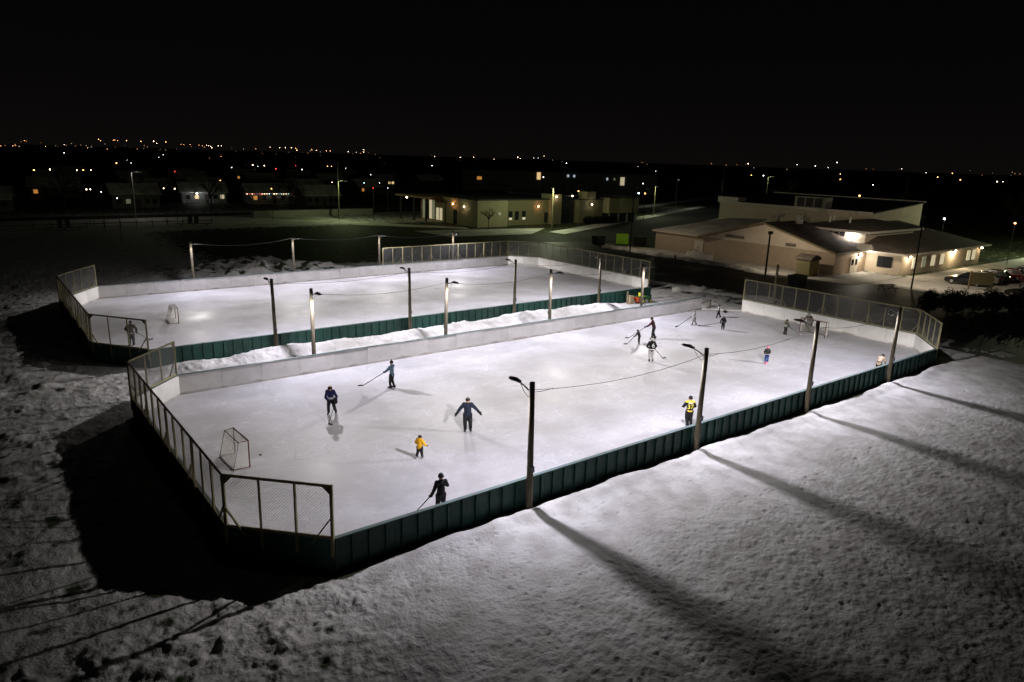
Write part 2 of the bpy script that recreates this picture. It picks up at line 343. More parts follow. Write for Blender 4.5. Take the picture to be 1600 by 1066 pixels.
# ------------------------------------------------------------------ ground: one sheet to the horizon, fine near the camera
def axis(spans):
    out = []
    for a, b, d in spans: out.append(np.arange(a, b-1e-6, d))
    out.append(np.array([spans[-1][1]])); return np.concatenate(out)
gx = np.concatenate([-np.array([4000, 2200, 1200, 700, 400, 220, 120, 70, 40, 25, 16, 12]), axis([(-9, 24, .06), (24, 57, .11), (57, 70, .5), (70, 130, 2)]), np.array([150, 190, 250, 350, 500, 800, 1300, 2200, 4000])])
gy = np.concatenate([-np.array([4000, 1500, 600, 250, 120, 70, 45, 32, 25]), axis([(-18, 0, .062), (0, 22, .15), (22, 28.8, .1), (28.8, 54.8, .25), (54.8, 75, .25), (75, 130, 1)]), np.array([140, 170, 220, 300, 450, 700, 1100, 1800, 3000, 5000])])
GX, GY = np.meshgrid(gx, gy, indexing='ij')
def inside(P, x, y, m=0.0):
    xs0, xs1 = P['P2'][0], P['P7'][0]; ys0, ys1 = P['P1'][1], P['P4'][1]
    d = np.minimum(np.minimum(x-xs0, xs1-x), np.minimum(y-ys0, ys1-y))
    def cut(p, q):      # signed distance to the chamfer p->q, positive towards the middle
        px, py = p; qx, qy = q; nx, ny = -(qy-py), (qx-px); L = math.hypot(nx, ny)
        s = 1 if ((xs0+xs1)/2-px)*nx+((ys0+ys1)/2-py)*ny > 0 else -1
        return s*((x-px)*nx+(y-py)*ny)/L
    for a, b in (('P1','P2'), ('P3','P4'), ('P5','P6'), ('P7','P8')): d = np.minimum(d, cut(P[a], P[b]))
    return d
dA, dB = inside(A, GX, GY), inside(B, GX, GY)
fine = sstep(-13, -9, GX)*sstep(66, 57, GX)*sstep(-24, -18, GY)*sstep(80, 72, GY)
front = sstep(.3, -.5, GY)
leftz = sstep(1.5, -.5, np.minimum(GX, 50))*(GY > -1)
H = .10*fbm(GX, GY, 1, 3, .22)
rough = .25 + .75*sstep(-2.5, -9, GY)                    # smooth by the boards, trodden further out
rough *= .82; rough = np.maximum(rough, 1.1*sstep(7, 1, GX)); rough = np.where(GY > 0, .8, rough)
lum = fbm(GX, GY, 20, 4, 1.5)
H += rough*(.045*lum + .042*fbm(GX*.8, GY*1.3, 40, 2, 4.8) - .06*np.abs(fbm(GX, GY, 45, 3, 2.6)))
clod = np.clip(fbm(GX, GY, 60, 3, 1.1)-.12, 0, 1)         # broken clods left by the plough near the corner
H += .26*clod*sstep(6, -1, GX)*sstep(3.0, -.5, GY)*sstep(-8, -2, GY)
H += .28*np.clip(fbm(GX, GY, 66, 3, .9)-.1, 0, 1)*sstep(0, -3, GX)*sstep(4, 18, GY)
# ploughed bank between the rinks
between = sstep(22.15, 22.9, GY)*sstep(28.7, 27.6, GY)*sstep(1.5, 6, GX)*sstep(47, 43, GX)
prof = np.exp(-((GY-26.9)/1.15)**2)*(.42+.38*fbm(GX, GY*.4, 80, 3, .28)) + .14
H += between*(prof + .11*np.abs(fbm(GX, GY, 90, 4, .9)))
H += sstep(22.2, 22.6, GY)*sstep(28.6, 28.2, GY)*sstep(-3, 1, GX)*.15*np.abs(fbm(GX, GY, 91, 3, 1.3))
# heaps behind the far rink
def heap(x, y, sx, sy, h): return h*np.exp(-((GX-x)/sx)**2-((GY-y)/sy)**2)
hp = heap(20, 62.5, 3.5, 2.2, 1.2)+heap(25, 63, 4, 2.5, 1.7)+heap(29.5, 61, 3, 1.8, 1.1)+heap(16, 66, 5, 3, 1.0)+heap(22, 69, 5, 3, 1.6)+heap(9, 58.5, 5, 2, .6)+heap(35, 57.5, 3, 1.2, .5)+heap(40, 57, 3, 1, .4)
H += .72*hp*(.8+.7*fbm(GX, GY, 100, 4, .55))
# low dark strip at the foot of the boards, edge of the snow standing proud of it
edge = .52 + .34*fbm(GX, GY*.3, 110, 3, .45) + .12*fbm(GX, GY, 111, 2, 1.7)
distf = np.where(GY < .2, -GY, 9)
dist = np.minimum(np.maximum(-dA, 0), 99)
gut = (1-sstep(edge-.10, edge+.06, dist))*(GY < 20)*(GX < 56)
lip = np.exp(-((dist-edge-.35)/.35)**2)*(GY < 1)*sstep(3, 8, GX)*sstep(53, 49, GX)
H += .14*lip
H = H*(1-.9*gut) - .06*gut
gutB = (1-sstep(.15, .35, -dB))*(dB < 0)*(GX < 54)
# footprints: trails of elongated dimples
def stamp(px, py, ang, depth, L=.16, Wd=.085):
    i0, i1 = np.searchsorted(gx, px-.45), np.searchsorted(gx, px+.45); j0, j1 = np.searchsorted(gy, py-.45), np.searchsorted(gy, py+.45)
    X, Y = GX[i0:i1, j0:j1]-px, GY[i0:i1, j0:j1]-py; c, s_ = math.cos(ang), math.sin(ang)
    u, v = X*c+Y*s_, -X*s_+Y*c; q = (u/L)**2+(v/Wd)**2
    H[i0:i1, j0:j1] += -depth*np.exp(-q*q*.6) + .3*depth*np.exp(-((np.sqrt(q)-1.55)/.35)**2)
for t in range(130):
    if t < 50: x, y = rng.uniform(-8, 52), rng.uniform(-18, -1.2)
    elif t < 95: x, y = rng.uniform(-8.5, -1), rng.uniform(0, 66)
    else: x, y = rng.uniform(-8, 9), rng.uniform(-9, 1)
    a = rng.uniform(0, 6.28) if (rng.random() < .5 or t >= 50) else rng.normal(0, .35); n = int(rng.integers(8, 34))
    for k in range(n):
        a += rng.normal(0, .10); x += .62*math.cos(a); y += .62*math.sin(a)
        sd = .1*(-1)**k
        qx, qy = x-sd*math.sin(a), y+sd*math.cos(a)
        if not (-9 < qx < 56 and -18.8 < qy < 72): continue
        if qy > -.9 and qx > -1.2 and qy < 56: continue
        sm = .45 if (-5 < qy < 0 and qx > 9) else 1.0
        stamp(qx, qy, a+rng.normal(0, .15), sm*rng.uniform(.014, .032), .12, .055)
for y0, x0, x1, dy in ((-1.7, 6, 40, -.6), (-3.0, 12, 30, 1.1), (-4.6, 2, 46, -1.6), (-7.5, -4, 34, 2.2), (-11, 0, 30, -1.0)):
    for k in range(int((x1-x0)/.68)):
        x = x0+.68*k; y = y0+dy*(x-x0)/(x1-x0)+.25*math.sin(x*.35+y0)
        stamp(x+rng.normal(0, .05), y+.11*(-1)**k+rng.normal(0, .03), .03, rng.uniform(.02, .042), .12, .055)
for k in range(11000):      # the pocked crust between the trails
    x, y = rng.uniform(-9, 50), rng.uniform(-18.5, -1.0)
    if rng.random() > (.25 + .75*(1 if (y < -5 or x < 8) else 0)): continue
    stamp(x, y, rng.normal(.2, .5), rng.uniform(.005, .018), rng.uniform(.06, .12), rng.uniform(.04, .06))
H *= np.maximum(fine, 0)
H = np.where(dA > -.02, -.12, H); H = np.where(dB > -.02, -.12, H)
H -= .0
bare = np.zeros_like(H)
bare = np.maximum(bare, gut*.95)
bare = np.maximum(bare, .34*np.maximum(sstep(0, -3, GX)*sstep(21, 15, GY), sstep(5, 0, GX)*sstep(2, -1, GY))*sstep(-14, -4, GY)*sstep(-14, -8, GX))
bare = np.maximum(bare, gutB*.9*(GY < 40))
field = sstep(66, 72, GY+.28*(GX-20))*sstep(12, 24, GX)*sstep(120, 108, GY)
bare = np.maximum(bare, field*.80)
bare = np.maximum(bare, np.clip(hp*.6, 0, .47))
bare = np.maximum(bare, sstep(56.5, 60, GX)*sstep(-40, -10, GY)*.45)
bare = np.maximum(bare, sstep(132, 150, GY)*.72); bare = np.maximum(bare, sstep(84, 100, GX)*.72)
nI, nJ = GX.shape
idx = np.arange(nI*nJ).reshape(nI, nJ)
q = np.stack([idx[:-1, :-1], idx[1:, :-1], idx[1:, 1:], idx[:-1, 1:]], -1).reshape(-1, 4)
deep = ((dA > 1.0) | (dB > 1.0)).reshape(-1)
q = q[~deep[q].all(1)]
me = bpy.data.meshes.new('ground')
me.vertices.add(nI*nJ); me.vertices.foreach_set('co', np.stack([GX, GY, H], -1).reshape(-1).astype(np.float32))
me.loops.add(q.size); me.loops.foreach_set('vertex_index', q.reshape(-1).astype(np.int32))
me.polygons.add(len(q)); me.polygons.foreach_set('loop_start', (np.arange(len(q))*4).astype(np.int32))
me.update(calc_edges=True)
me.polygons.foreach_set('use_smooth', np.ones(len(q), bool))
at = me.attributes.new('bare', 'FLOAT', 'POINT'); at.data.foreach_set('value', bare.reshape(-1).astype(np.float32))
me.materials.append(MATS['snow_ground'])
structure(link('ground', me), 'trodden snow covered field with footprints around the rinks')
def gz(x, y):
    i, j = int(np.abs(gx-x).argmin()), int(np.abs(gy-y).argmin()); return float(H[i, j])

def sheet(name, poly, z, m, label, cuts=0):
    mb = MB(); mb.slab([(x, y, z) for x, y in poly], .03); return structure(mb.build(name, m), label)
for nm, P, lab in (('ice_rink', A, 'white scratched ice of the near rink'), ('ice_rink', B, 'smooth pale ice of the far rink')):
    mb = MB(); mb.slab([(x, y, 0.0) for x, y in (P[k] for k in ('P1','P8','P7','P6','P5','P4','P3','P2'))], .06)
    structure(mb.build(nm, 'ice'), lab)

# ------------------------------------------------------------------ rink boards
def seg_frame(p, q):
    d = Vector((q[0]-p[0], q[1]-p[1], 0)); L = d.length; d.normalize(); return d, Vector((-d.y, d.x, 0)), L
PANEL_CACHE = {}
def panel_mesh(L):
    k = round(L, 2)
    if k not in PANEL_CACHE:
        mb = MB(); h = HB+.05
        for yc, t, mi in ((.014, .028, 0), (-.015, .026, 1)):       # inner white sheet, outer green sheet
            mb.box((L/2, yc, h/2-.05), (L-.012, t, h), mi=mi)
        PANEL_CACHE[k] = mb.mesh('panel', ['board_white', 'green_paint'])
    return PANEL_CACHE[k]
stud_mb = MB(); stud_mb.box((0, -.075, .53), (.045, .09, 1.16)); STUD = stud_mb.mesh('stud', 'green_stud')
def boards(P, label, studs, skip, z0=0):
    t = thing('rink_boards', (P['P1'][0], P['P1'][1], 0), label, 'rink boards'); o = Vector(t.location)
    K = ['P1','P8','P7','P6','P5','P4','P3','P2']
    for i in range(8):
        a, b = K[i], K[(i+1) % 8]
        if (a, b) in skip: continue
        p, q_ = P[a], P[b]; d, nrm, L = seg_frame(p, q_)            # counter-clockwise: +nrm points inward
        n = max(1, round(L/2.44)); w = L/n
        M = Matrix((( d.x, nrm.x, 0, p[0]-o.x), (d.y, nrm.y, 0, p[1]-o.y), (0, 0, 1, -o.z), (0, 0, 0, 1)))
        for k in range(n):
            tip = random.gauss(0, .006)
            link('panel', panel_mesh(w), t, mw=M @ Matrix.Translation((k*w, 0, random.gauss(0, .004))) @ Matrix.Rotation(tip, 4, 'X'))
        mb = MB(); mb.box((L/2, -.03, HB+.018), (L, .17, .032))
        link('cap_rail', mb.mesh('cap_rail', 'cap_rail'), t, mw=M)
        if (a, b) in studs:
            ns = round(L/.665)
            for k in range(ns+1):
                link('stud', STUD, t, mw=M @ Matrix.Translation((min(max(k*L/ns + random.gauss(0, .012), .03), L-.03), 0, random.gauss(0, .006))) @ Matrix.Rotation(random.gauss(0, .008), 4, 'Y'))
    return t
boards(A, 'green and white plywood boards enclosing the near rink with players', {('P1','P8'), ('P2','P1'), ('P3','P2')}, {('P6','P5')})
boards(B, 'green and white plywood boards enclosing the far, nearly empty rink', {('P1','P8'), ('P2','P1'), ('P3','P2')}, {('P8','P7')})
# low sill across the open corner of the near rink
mb = MB(); mb.beam((51.25, 21.98, .07), (53.98, 19.40, .07), .14, .14); tag(mb.build('threshold_beam', 'board_white'), 'low white beam lying across the open corner of the near rink', 'beam')

# ------------------------------------------------------------------ chain-link fences above the boards
def fence(runs, label, postmat='post_wood', brace_every=3, bracing='pair', step=1.36, ends=(True, True)):
    t = thing('rink_fence', (runs[0][0], runs[0][1], 0), label, 'fence'); o = Vector(t.location)
    pts = [Vector((x, y, 0)) for x, y in runs]
    for s_ in range(len(pts)-1):
        p, q_ = pts[s_], pts[s_+1]; d = (q_-p); L = d.length; d.normalize(); out = Vector((d.y, -d.x, 0))
        n = max(1, round(L/step)); off = out*.10
        for k in range(n+1):
            if k == n and s_ < len(pts)-2: continue
            c = p + d*(L*k/n) + off - o; corner = k in (0, n)
            w = .10 if corner or k % brace_every == 0 else .07
            top = HF - (.0 if corner else .05)
            mb = MB(); mb.beam(c + Vector((random.gauss(0, .006), random.gauss(0, .006), .55)), c + Vector((random.gauss(0, .012), random.gauss(0, .012), top)), w, w)
            mb.build('post', postmat, t)
            if k % brace_every == 0:
                for sg in (-1, 1):
                    if (k == 0 and sg < 0 and s_ == 0) or (k == n and sg > 0): continue
                    if k == 0 and sg < 0:
                        dd = (pts[s_-1]-pts[s_]).normalized(); oo = Vector((-dd.y, dd.x, 0))
                    else: dd, oo = d*sg, out
                    a_ = p + d*(L*k/n) + off - o + Vector((0, 0, 2.05)) + oo*.05; b_ = p + d*(L*k/n) + dd*.72 + oo*.17 - o + Vector((0, 0, 1.02))
                    mb = MB(); mb.beam(a_, b_, .07, .05); mb.build('brace', 'brace_wood', t)
            if corner:
                for dd in ([d] if k == 0 else [-d]):
                    g0 = c + Vector((0, 0, HF-.02)); mb = MB()
                    mb.prism([(0, 0), (.34, 0), (0, -.34)], dd, Vector((0, 0, 1)), g0 + dd*.03 - out*.01, out*.02)
                    mb.build('gusset', 'brace_wood', t)
        for z, w in ((HF-.03, .09), (HB+.075, .09)):
            mb = MB(); mb.beam(p+off-o+Vector((0, 0, z)), q_+off-o+Vector((0, 0, z)), .05, w); mb.build('rail', postmat, t)
        # woven wire: diagonals clipped to the frame
        mb = MB(); z0, z1 = HB+.12, HF-.06; hh = z1-z0; sp_ = .11
        for k in range(int((L+hh)/sp_)):
            for dr in (1, -1):
                u0 = k*sp_-hh; u1 = k*sp_; a0, a1 = max(u0, 0), min(u1, L)
                if a1-a0 < .02: continue
                za, zb = z0+(a0-u0), z0+(a1-u0)
                if dr < 0: za, zb = z1-(a0-u0), z1-(a1-u0)
                mb.tube([p+d*a0+off-out*.035-o+Vector((0, 0, za)), p+d*a1+off-out*.035-o+Vector((0, 0, zb))], .0036, 3, cap=False)
        mb.build('wire_mesh', 'galv_wire', t, kind='stuff')
    return t
fence([A['P4'], A['P3'], A['P2'], A['P1']], 'wooden framed wire fence around the left end of the near rink')
fence([A['P8'], A['P7'], A['P6']], 'wooden framed wire fence around the right end of the near rink')
fence([B['P4'], B['P3'], B['P2'], B['P1']], 'wooden framed wire fence around the left end of the far rink')
fence([B['P7'], B['P6'], B['P5'], (33.3, 54.67)], 'wooden framed wire fence along the back and right end of the far rink')

# ------------------------------------------------------------------ rink lamp poles
glow('led_lens', (.95, .93, 1.0), 12.0)
def rink_light(name, sgn, back=1.35):
    """LED street luminaire: batwing throw, stronger towards the ice, cooler straight down and warmer at wide angles"""
    d = bpy.data.lights.new(name, 'POINT'); d.shadow_soft_size = .075; d.use_nodes = True; d.energy = 1060
    n, l = d.node_tree.nodes, d.node_tree.links; em = n['Emission']
    g = n.new('ShaderNodeNewGeometry'); sx = n.new('ShaderNodeSeparateXYZ'); l.new(g.outputs['Incoming'], sx.inputs[0])
    def math_(op, a, b=None, clamp=False):
        x = n.new('ShaderNodeMath'); x.operation = op; x.use_clamp = clamp
        for i, v in enumerate((a, b)):
            if v is None: continue
            if isinstance(v, (int, float)): x.inputs[i].default_value = v
            else: l.new(v, x.inputs[i])
        return x.outputs[0]
    c = math_('MULTIPLY', sx.outputs['Z'], -1.0)
    cc = math_('MAXIMUM', c, .36)
    batw = math_('POWER', cc, -1.75)
    cut = n.new('ShaderNodeMapRange'); cut.interpolation_type = 'SMOOTHSTEP'; cut.inputs['From Min'].default_value = .13; cut.inputs['From Max'].default_value = .50; l.new(c, cut.inputs['Value'])
    fr = n.new('ShaderNodeMapRange'); fr.inputs['From Min'].default_value = -.55; fr.inputs['From Max'].default_value = .20; fr.inputs['To Min'].default_value = 0.0; fr.inputs['To Max'].default_value = 1.0
    l.new(math_('MULTIPLY', sx.outputs['Y'], float(sgn)), fr.inputs['Value'])
    cutb = n.new('ShaderNodeMapRange'); cutb.interpolation_type = 'SMOOTHSTEP'; cutb.inputs['From Min'].default_value = .12; cutb.inputs['From Max'].default_value = .60; cutb.inputs['To Max'].default_value = back; l.new(c, cutb.inputs['Value'])
    fwd = math_('MULTIPLY', batw, cut.outputs[0])
    bk = math_('MULTIPLY', cutb.outputs[0], math_('SUBTRACT', 1.0, fr.outputs[0]))
    spill = n.new('ShaderNodeMapRange'); spill.inputs['From Min'].default_value = -.02; spill.inputs['From Max'].default_value = .06; spill.inputs['To Max'].default_value = .22; l.new(c, spill.inputs['Value'])
    st = math_('ADD', math_('ADD', math_('MULTIPLY', fwd, fr.outputs[0]), bk), spill.outputs[0])
    l.new(st, em.inputs['Strength'])
    cm = n.new('ShaderNodeMapRange'); cm.inputs['From Min'].default_value = .30; cm.inputs['From Max'].default_value = .75; l.new(c, cm.inputs['Value'])
    mx = n.new('ShaderNodeMix'); mx.data_type = 'RGBA'; l.new(cm.outputs[0], mx.inputs['Factor'])
    mx.inputs['A'].default_value = (.99, .95, .92, 1); mx.inputs['B'].default_value = (.885, .865, 1.0, 1)
    l.new(mx.outputs['Result'], em.inputs['Color'])
    return d
LIGHTS = {1: rink_light('rink_lamp_to_back', 1), -1: rink_light('rink_lamp_to_front', -1), 'K': rink_light('rink_lamp_from_field', -1, .35)}
def make_pole():
    t = thing('lamp_pole', (0, 0, 0), '', 'lamp pole', 'timber lamp poles lighting the two rinks')
    mb = MB(); mb.tube([(0, 0, -.3), (0, 0, .6), (.004, 0, 2.6), (0, .004, 5.42)], [.145, .138, .126, .108], 14); mb.build('pole', 'pole_wood', t, smooth=True)
    mb = MB(); mb.tube([(0, .11, 4.98), (0, .42, 5.12), (0, .80, 5.22)], .032, 8); mb.beam((0, .12, 4.8), (0, .12, 5.1), .08, .03); mb.build('lamp_arm', 'lamp_metal', t, smooth=True)
    mb = MB()
    for z, k in ((5.30, .7), (5.335, .35)): mb.ell((0, 1.16, z-.06), (.165*(.7+.3*k), .42*(.75+.25*k), .075), 14, 5, zmin=-.05)
    mb.box((0, .84, 5.25), (.11, .16, .10)); mb.tube([(0, 1.02, 5.29), (0, 1.02, 5.37)], .045, 8)
    hd = mb.build('lamp_head', 'lamp_metal', t, smooth=False)
    mb = MB(); mb.box((0, 1.2, 5.262), (.2, .42, .012)); mb.build('lens', 'led_lens', hd)
    mb = MB(); mb.tube([(0, .12, 4.86), (.05, .30, 4.72), (.02, .55, 4.9), (0, .75, 5.18)], .012, 5); mb.build('feed_wire', 'cable_black', t)
    mb = MB(); mb.box((.0, -.15, 1.75), (.16, .09, .26)); mb.build('junction_box', 'lamp_metal', t)
    return t
proto = make_pole()
ords = ['first', 'second', 'third', 'fourth']
rows = [('A', 1, -.34, [11.12, 22.0, 32.28, 42.45], [5.45, 5.34, 5.45, 5.24], 'timber lamp pole outside the near green boards, {} from the left'),
        ('M', -1, 22.42, [11.3, 21.5, 31.7, 42.85], [5.55, 5.42, 5.35, 5.05], "timber lamp pole behind the near rink's long white wall, {} from the left"),
        ('B', 1, 28.38, [10.9, 21.9, 32.6, 43.2], [5.3, 5.3, 5.3, 5.0], "timber lamp pole by the far rink's green boards above the snowbank, {} from the left"),
        ('K', -1, 55.1, [12.1, 22.6, 33.0, 43.4], [5.05, 5.13, 5.0, 4.85], 'timber lamp pole beyond the far rink against the dark field, {} from the left')]
TOPS = {}; COILS = []; POLES = []; first = True
for key, sgn, y, xs, hs, lab in rows:
    for i, (x, h) in enumerate(zip(xs, hs)):
        t = proto if first else copy_tree(proto); first = False
        t.location = (x, y, 0); t['label'] = lab.format(ords[i])
        k = h/5.42; t.scale = (1, 1, k)
        lean = (random.gauss(0, .010), random.gauss(0, .010)); t.rotation_euler = (lean[0], lean[1], 0 if sgn > 0 else math.pi)
        POLES.append((t, 'K' if key == 'K' else sgn))
        Mw = Matrix.LocRotScale(t.location, t.rotation_euler, t.scale)
        TOPS[(key, i)] = Mw @ Vector((0, -.02, 5.12))
        if (key, i) in (('K', 3), ('A', 3)): COILS.append(t)
for t in COILS:
    mb = MB(); mb.tube([(0, .55+.20*math.cos(a), 4.95+.20*math.sin(a)) for a in np.linspace(0, 6.283, 15)], .014, 6); mb.build('cable_coil', 'cable_pale', t)
for t, sgn in POLES:
    lo = bpy.data.objects.new('rink_light', LIGHTS[sgn]); C.objects.link(lo); lo.parent = t; lo.location = (0, 1.22, 5.12)
for key, lab in (('A', 'sagging black cable strung between the poles of the near boards'), ('M', 'sagging cable between the poles behind the near white wall'),
                 ('B', "sagging cable between the poles above the far rink's green boards"), ('K', 'pale sagging cable between the poles beyond the far rink')):
    mb = MB()
    for i in range(3):
        a, b = TOPS[(key, i)], TOPS[(key, i+1)]; sag = random.uniform(.32, .5); P = []
        for k in range(25):
            u = k/24; p = a.lerp(b, u); p.z -= sag*4*u*(1-u) + random.uniform(0, .012); P.append(p)
        mb.tube(P, .011 if key != 'K' else .011, 5)
        mb.tube([a + Vector((.1, 0, -.12)), a + Vector((.5, 0, -.16)), a.lerp(b, .1) - Vector((0, 0, sag*.36-.01))], .012, 5)
    tag(mb.build('power_cable', 'cable_pale' if key == 'K' else 'cable_black'), lab, 'cable', 'cables strung along the pole rows')
# extra poles by the right end and the lot, three carrying floodlights
def plain_pole(x, y, h, r, m, label, lean=(0, 0), head=False):
    t = thing('utility_pole', (x, y, 0), label, 'pole'); t.rotation_euler = (lean[0], lean[1], 0)
    mb = MB(); mb.tube([(0, 0, -.2), (0, 0, h*.5), (0, 0, h)], [r, r*.92, r*.8], 10); mb.build('pole', m, t, smooth=True)
    mb = MB(); mb.beam((-.28, 0, h-.35), (.28, 0, h-.35), .08, .08); mb.build('crossarm', m, t)
    if head:      # floodlight turned away from the rinks; an added one on the lime panel's pole
        mb = MB(); mb.box((.1, 0, h-.12), (.42, .5, .34)); hb_ = mb.build('lamp_box', 'dark_steel', t)
        mb = MB(); mb.box((.32, 0, h-.14), (.02, .4, .24)); mb.build('lens', 'led_lens', hb_)
        d = bpy.data.lights.new('flood_light', 'SPOT'); d.energy = head; d.color = (1, .84, .62); d.spot_size = R(150); d.spot_blend = .6; d.shadow_soft_size = .12
        o = bpy.data.objects.new('flood_light', d); C.objects.link(o); o.parent = t; o.location = (.42, 0, h-.14); o.rotation_euler = (0, R(-62), 0)
    return t
plain_pole(59.6, 19.4, 4.3, .14, 'post_wood', 'bare unlit timber pole behind the right fence of the near rink')
plain_pole(77.4, 32.0, 5.7, .13, 'dark_steel', 'dark pole with a box on top before the gabled school wall', head=900)
plain_pole(84.6, 16.6, 8.8, .10, 'dark_steel', 'tall slender dark lamp pole beside the school car park', head=2600)
plain_pole(76.9, 55.8, 8.7, .11, 'dark_steel', 'tall dark pole standing beside the lime green panel', head=700)  # lamp head added to this plain pole to brighten the school's left wing

# ------------------------------------------------------------------ goals
def goal(x, y, rz, w, h, label):
    """mouth faces local +x"""
    t = thing('hockey_goal', (x, y, 0), label, 'hockey goal', 'hockey goals on the ice', rz)
    d0, d1, r = .42, .72, .032
    for s_ in (-1, 1):
        mb = MB(); mb.tube([(0, s_*w/2, 0), (0, s_*w/2, h)], r, 8); mb.build('post', 'net_red', t, smooth=True)
        mb = MB(); mb.tube([(0, s_*w/2, h), (-d0, s_*w/2*.97, h-.03), (-d1, s_*w/2*.97, .03)], r*.7, 6); mb.build('side_bar', 'net_red', t, smooth=True)
        mb = MB(); mb.tube([(0, s_*w/2, .03), (-d1, s_*w/2*.97, .03)], r*.7, 6); mb.build('base_bar', 'net_red', t, smooth=True)
    mb = MB(); mb.tube([(0, -w/2, h), (0, w/2, h)], r, 8); mb.build('crossbar', 'net_red', t, smooth=True)
    mb = MB(); mb.tube([(-d0, -w/2*.97, h-.03), (-d0, w/2*.97, h-.03)], r*.7, 6); mb.tube([(-d1, -w/2*.97, .03), (-d1, w/2*.97, .03)], r*.7, 6); mb.build('back_bar', 'net_red', t, smooth=True)
    mb = MB(); st = .10; rr = .010
    for k in range(int(w/st)+1):
        yy = -w/2 + w*k/int(w/st)
        mb.tube([(0, yy, h), (-d0, yy, h-.03), (-d1, yy, .03)], rr, 3, cap=False)
    for k in range(1, int(h/st)):
        u = k/int(h/st); xx = -d1+(d1-d0)*u; zz = .03+(h-.06)*u
        mb.tube([(xx, -w/2, zz), (xx, w/2, zz)], rr, 3, cap=False)
        for s_ in (-1, 1): mb.tube([(0, s_*w/2, zz), (xx, s_*w/2*.97, zz)], rr, 3, cap=False)
    for k in range(1, 5):
        for s_ in (-1, 1): mb.tube([(-d0*k/5, s_*w/2, 0.03), (-d0*k/5, s_*w/2, h-.02)], rr, 3, cap=False)
        mb.tube([(-d0*k/5, -w/2, h-.01), (-d0*k/5, w/2, h-.01)], rr, 3, cap=False)
    mb.build('netting', 'net_string', t, kind='stuff')
goal(2.95, 10.9, R(2), 1.95, 1.3, 'hockey goal near the left end fence of the near rink')
goal(7.35, 41.75, R(-6), 1.9, 1.25, 'hockey goal on the empty ice of the far rink')
goal(51.05, 10.15, R(182), 2.3, 1.3, 'red hockey goal at the far right end of the near rink')
mb = MB(); mb.tube([(3.83, 11.0, .002), (3.83, 11.0, .032)], .06, 12); tag(mb.build('puck', 'rubber'), 'black puck lying on the ice beside the left goal', 'puck')

# ------------------------------------------------------------------ people
def capsule(mb, a, b, ra, rb, n=10, flat=1.0):
    """tapered limb with rounded ends; flat < 1 squeezes it front to back (local y)"""
    a, b = Vector(a), Vector(b); d = (b-a); L = max(d.length, 1e-4); d = d/L
    ref = Vector((0, 1, 0)) if abs(d.y) < .9 else Vector((1, 0, 0)); u = d.cross(ref).normalized(); v = u.cross(d)
    rings = [(-ra*.94, ra*.35), (-ra*.7, ra*.72), (0, ra), (L, rb), (L+rb*.7, rb*.72), (L+rb*.94, rb*.35)]
    P = []
    for t, r in rings:
        for k in range(n):
            q_ = d*t + (u*math.cos(2*math.pi*k/n) + v*math.sin(2*math.pi*k/n))*r
            P.append(a + Vector((q_.x, q_.y*flat if abs(d.z) > .5 else q_.y, q_.z)))
    F = [(i*n+k, i*n+(k+1)%n, (i+1)*n+(k+1)%n, (i+1)*n+k) for i in range(len(rings)-1) for k in range(n)]
    F += [tuple(range(n))[::-1], tuple(range((len(rings)-1)*n, len(rings)*n))]
    mb.add(P, F)
def glove_mesh(m):
    """curled padded glove along -z from the wrist: palm, four fingers, side thumb"""
    mb = MB(); mb.box((0, 0, -.045), (.085, .045, .085))
    for k, ln in enumerate((.058, .07, .066, .05)):
        x = -.031+.021*k
        mb.tube([(x, .0, -.08), (x, .012, -.08-ln*.6), (x, .040, -.08-ln), (x, .058, -.075-ln*.7)], [.0125, .012, .0115, .010], 6)
    mb.tube([(.042, 0, -.03), (.066, .018, -.055), (.062, .046, -.078)], [.015, .0145, .012], 6)
    mb.tube([(0, 0, .05), (0, 0, -.015)], [.058, .047], 10)
    return mb.mesh('glove', m, True)
def skate_mesh(m):
    mb = MB(); mb.prism([(-.10, .055), (.16, .055), (.185, .085), (.16, .115), (.06, .135), (.035, .22), (-.075, .23), (-.105, .14)], (0, 1, 0), (0, 0, 1), (-.043, 0, 0), (.086, 0, 0), 0)
    mb.prism([(-.12, .0), (.17, .0), (.20, .03), (.16, .056), (-.10, .056)], (0, 1, 0), (0, 0, 1), (-.004, 0, 0), (.008, 0, 0), 1)
    return mb.mesh('skate', [m, 'steel_blade'])
GL, SK = {}, {}
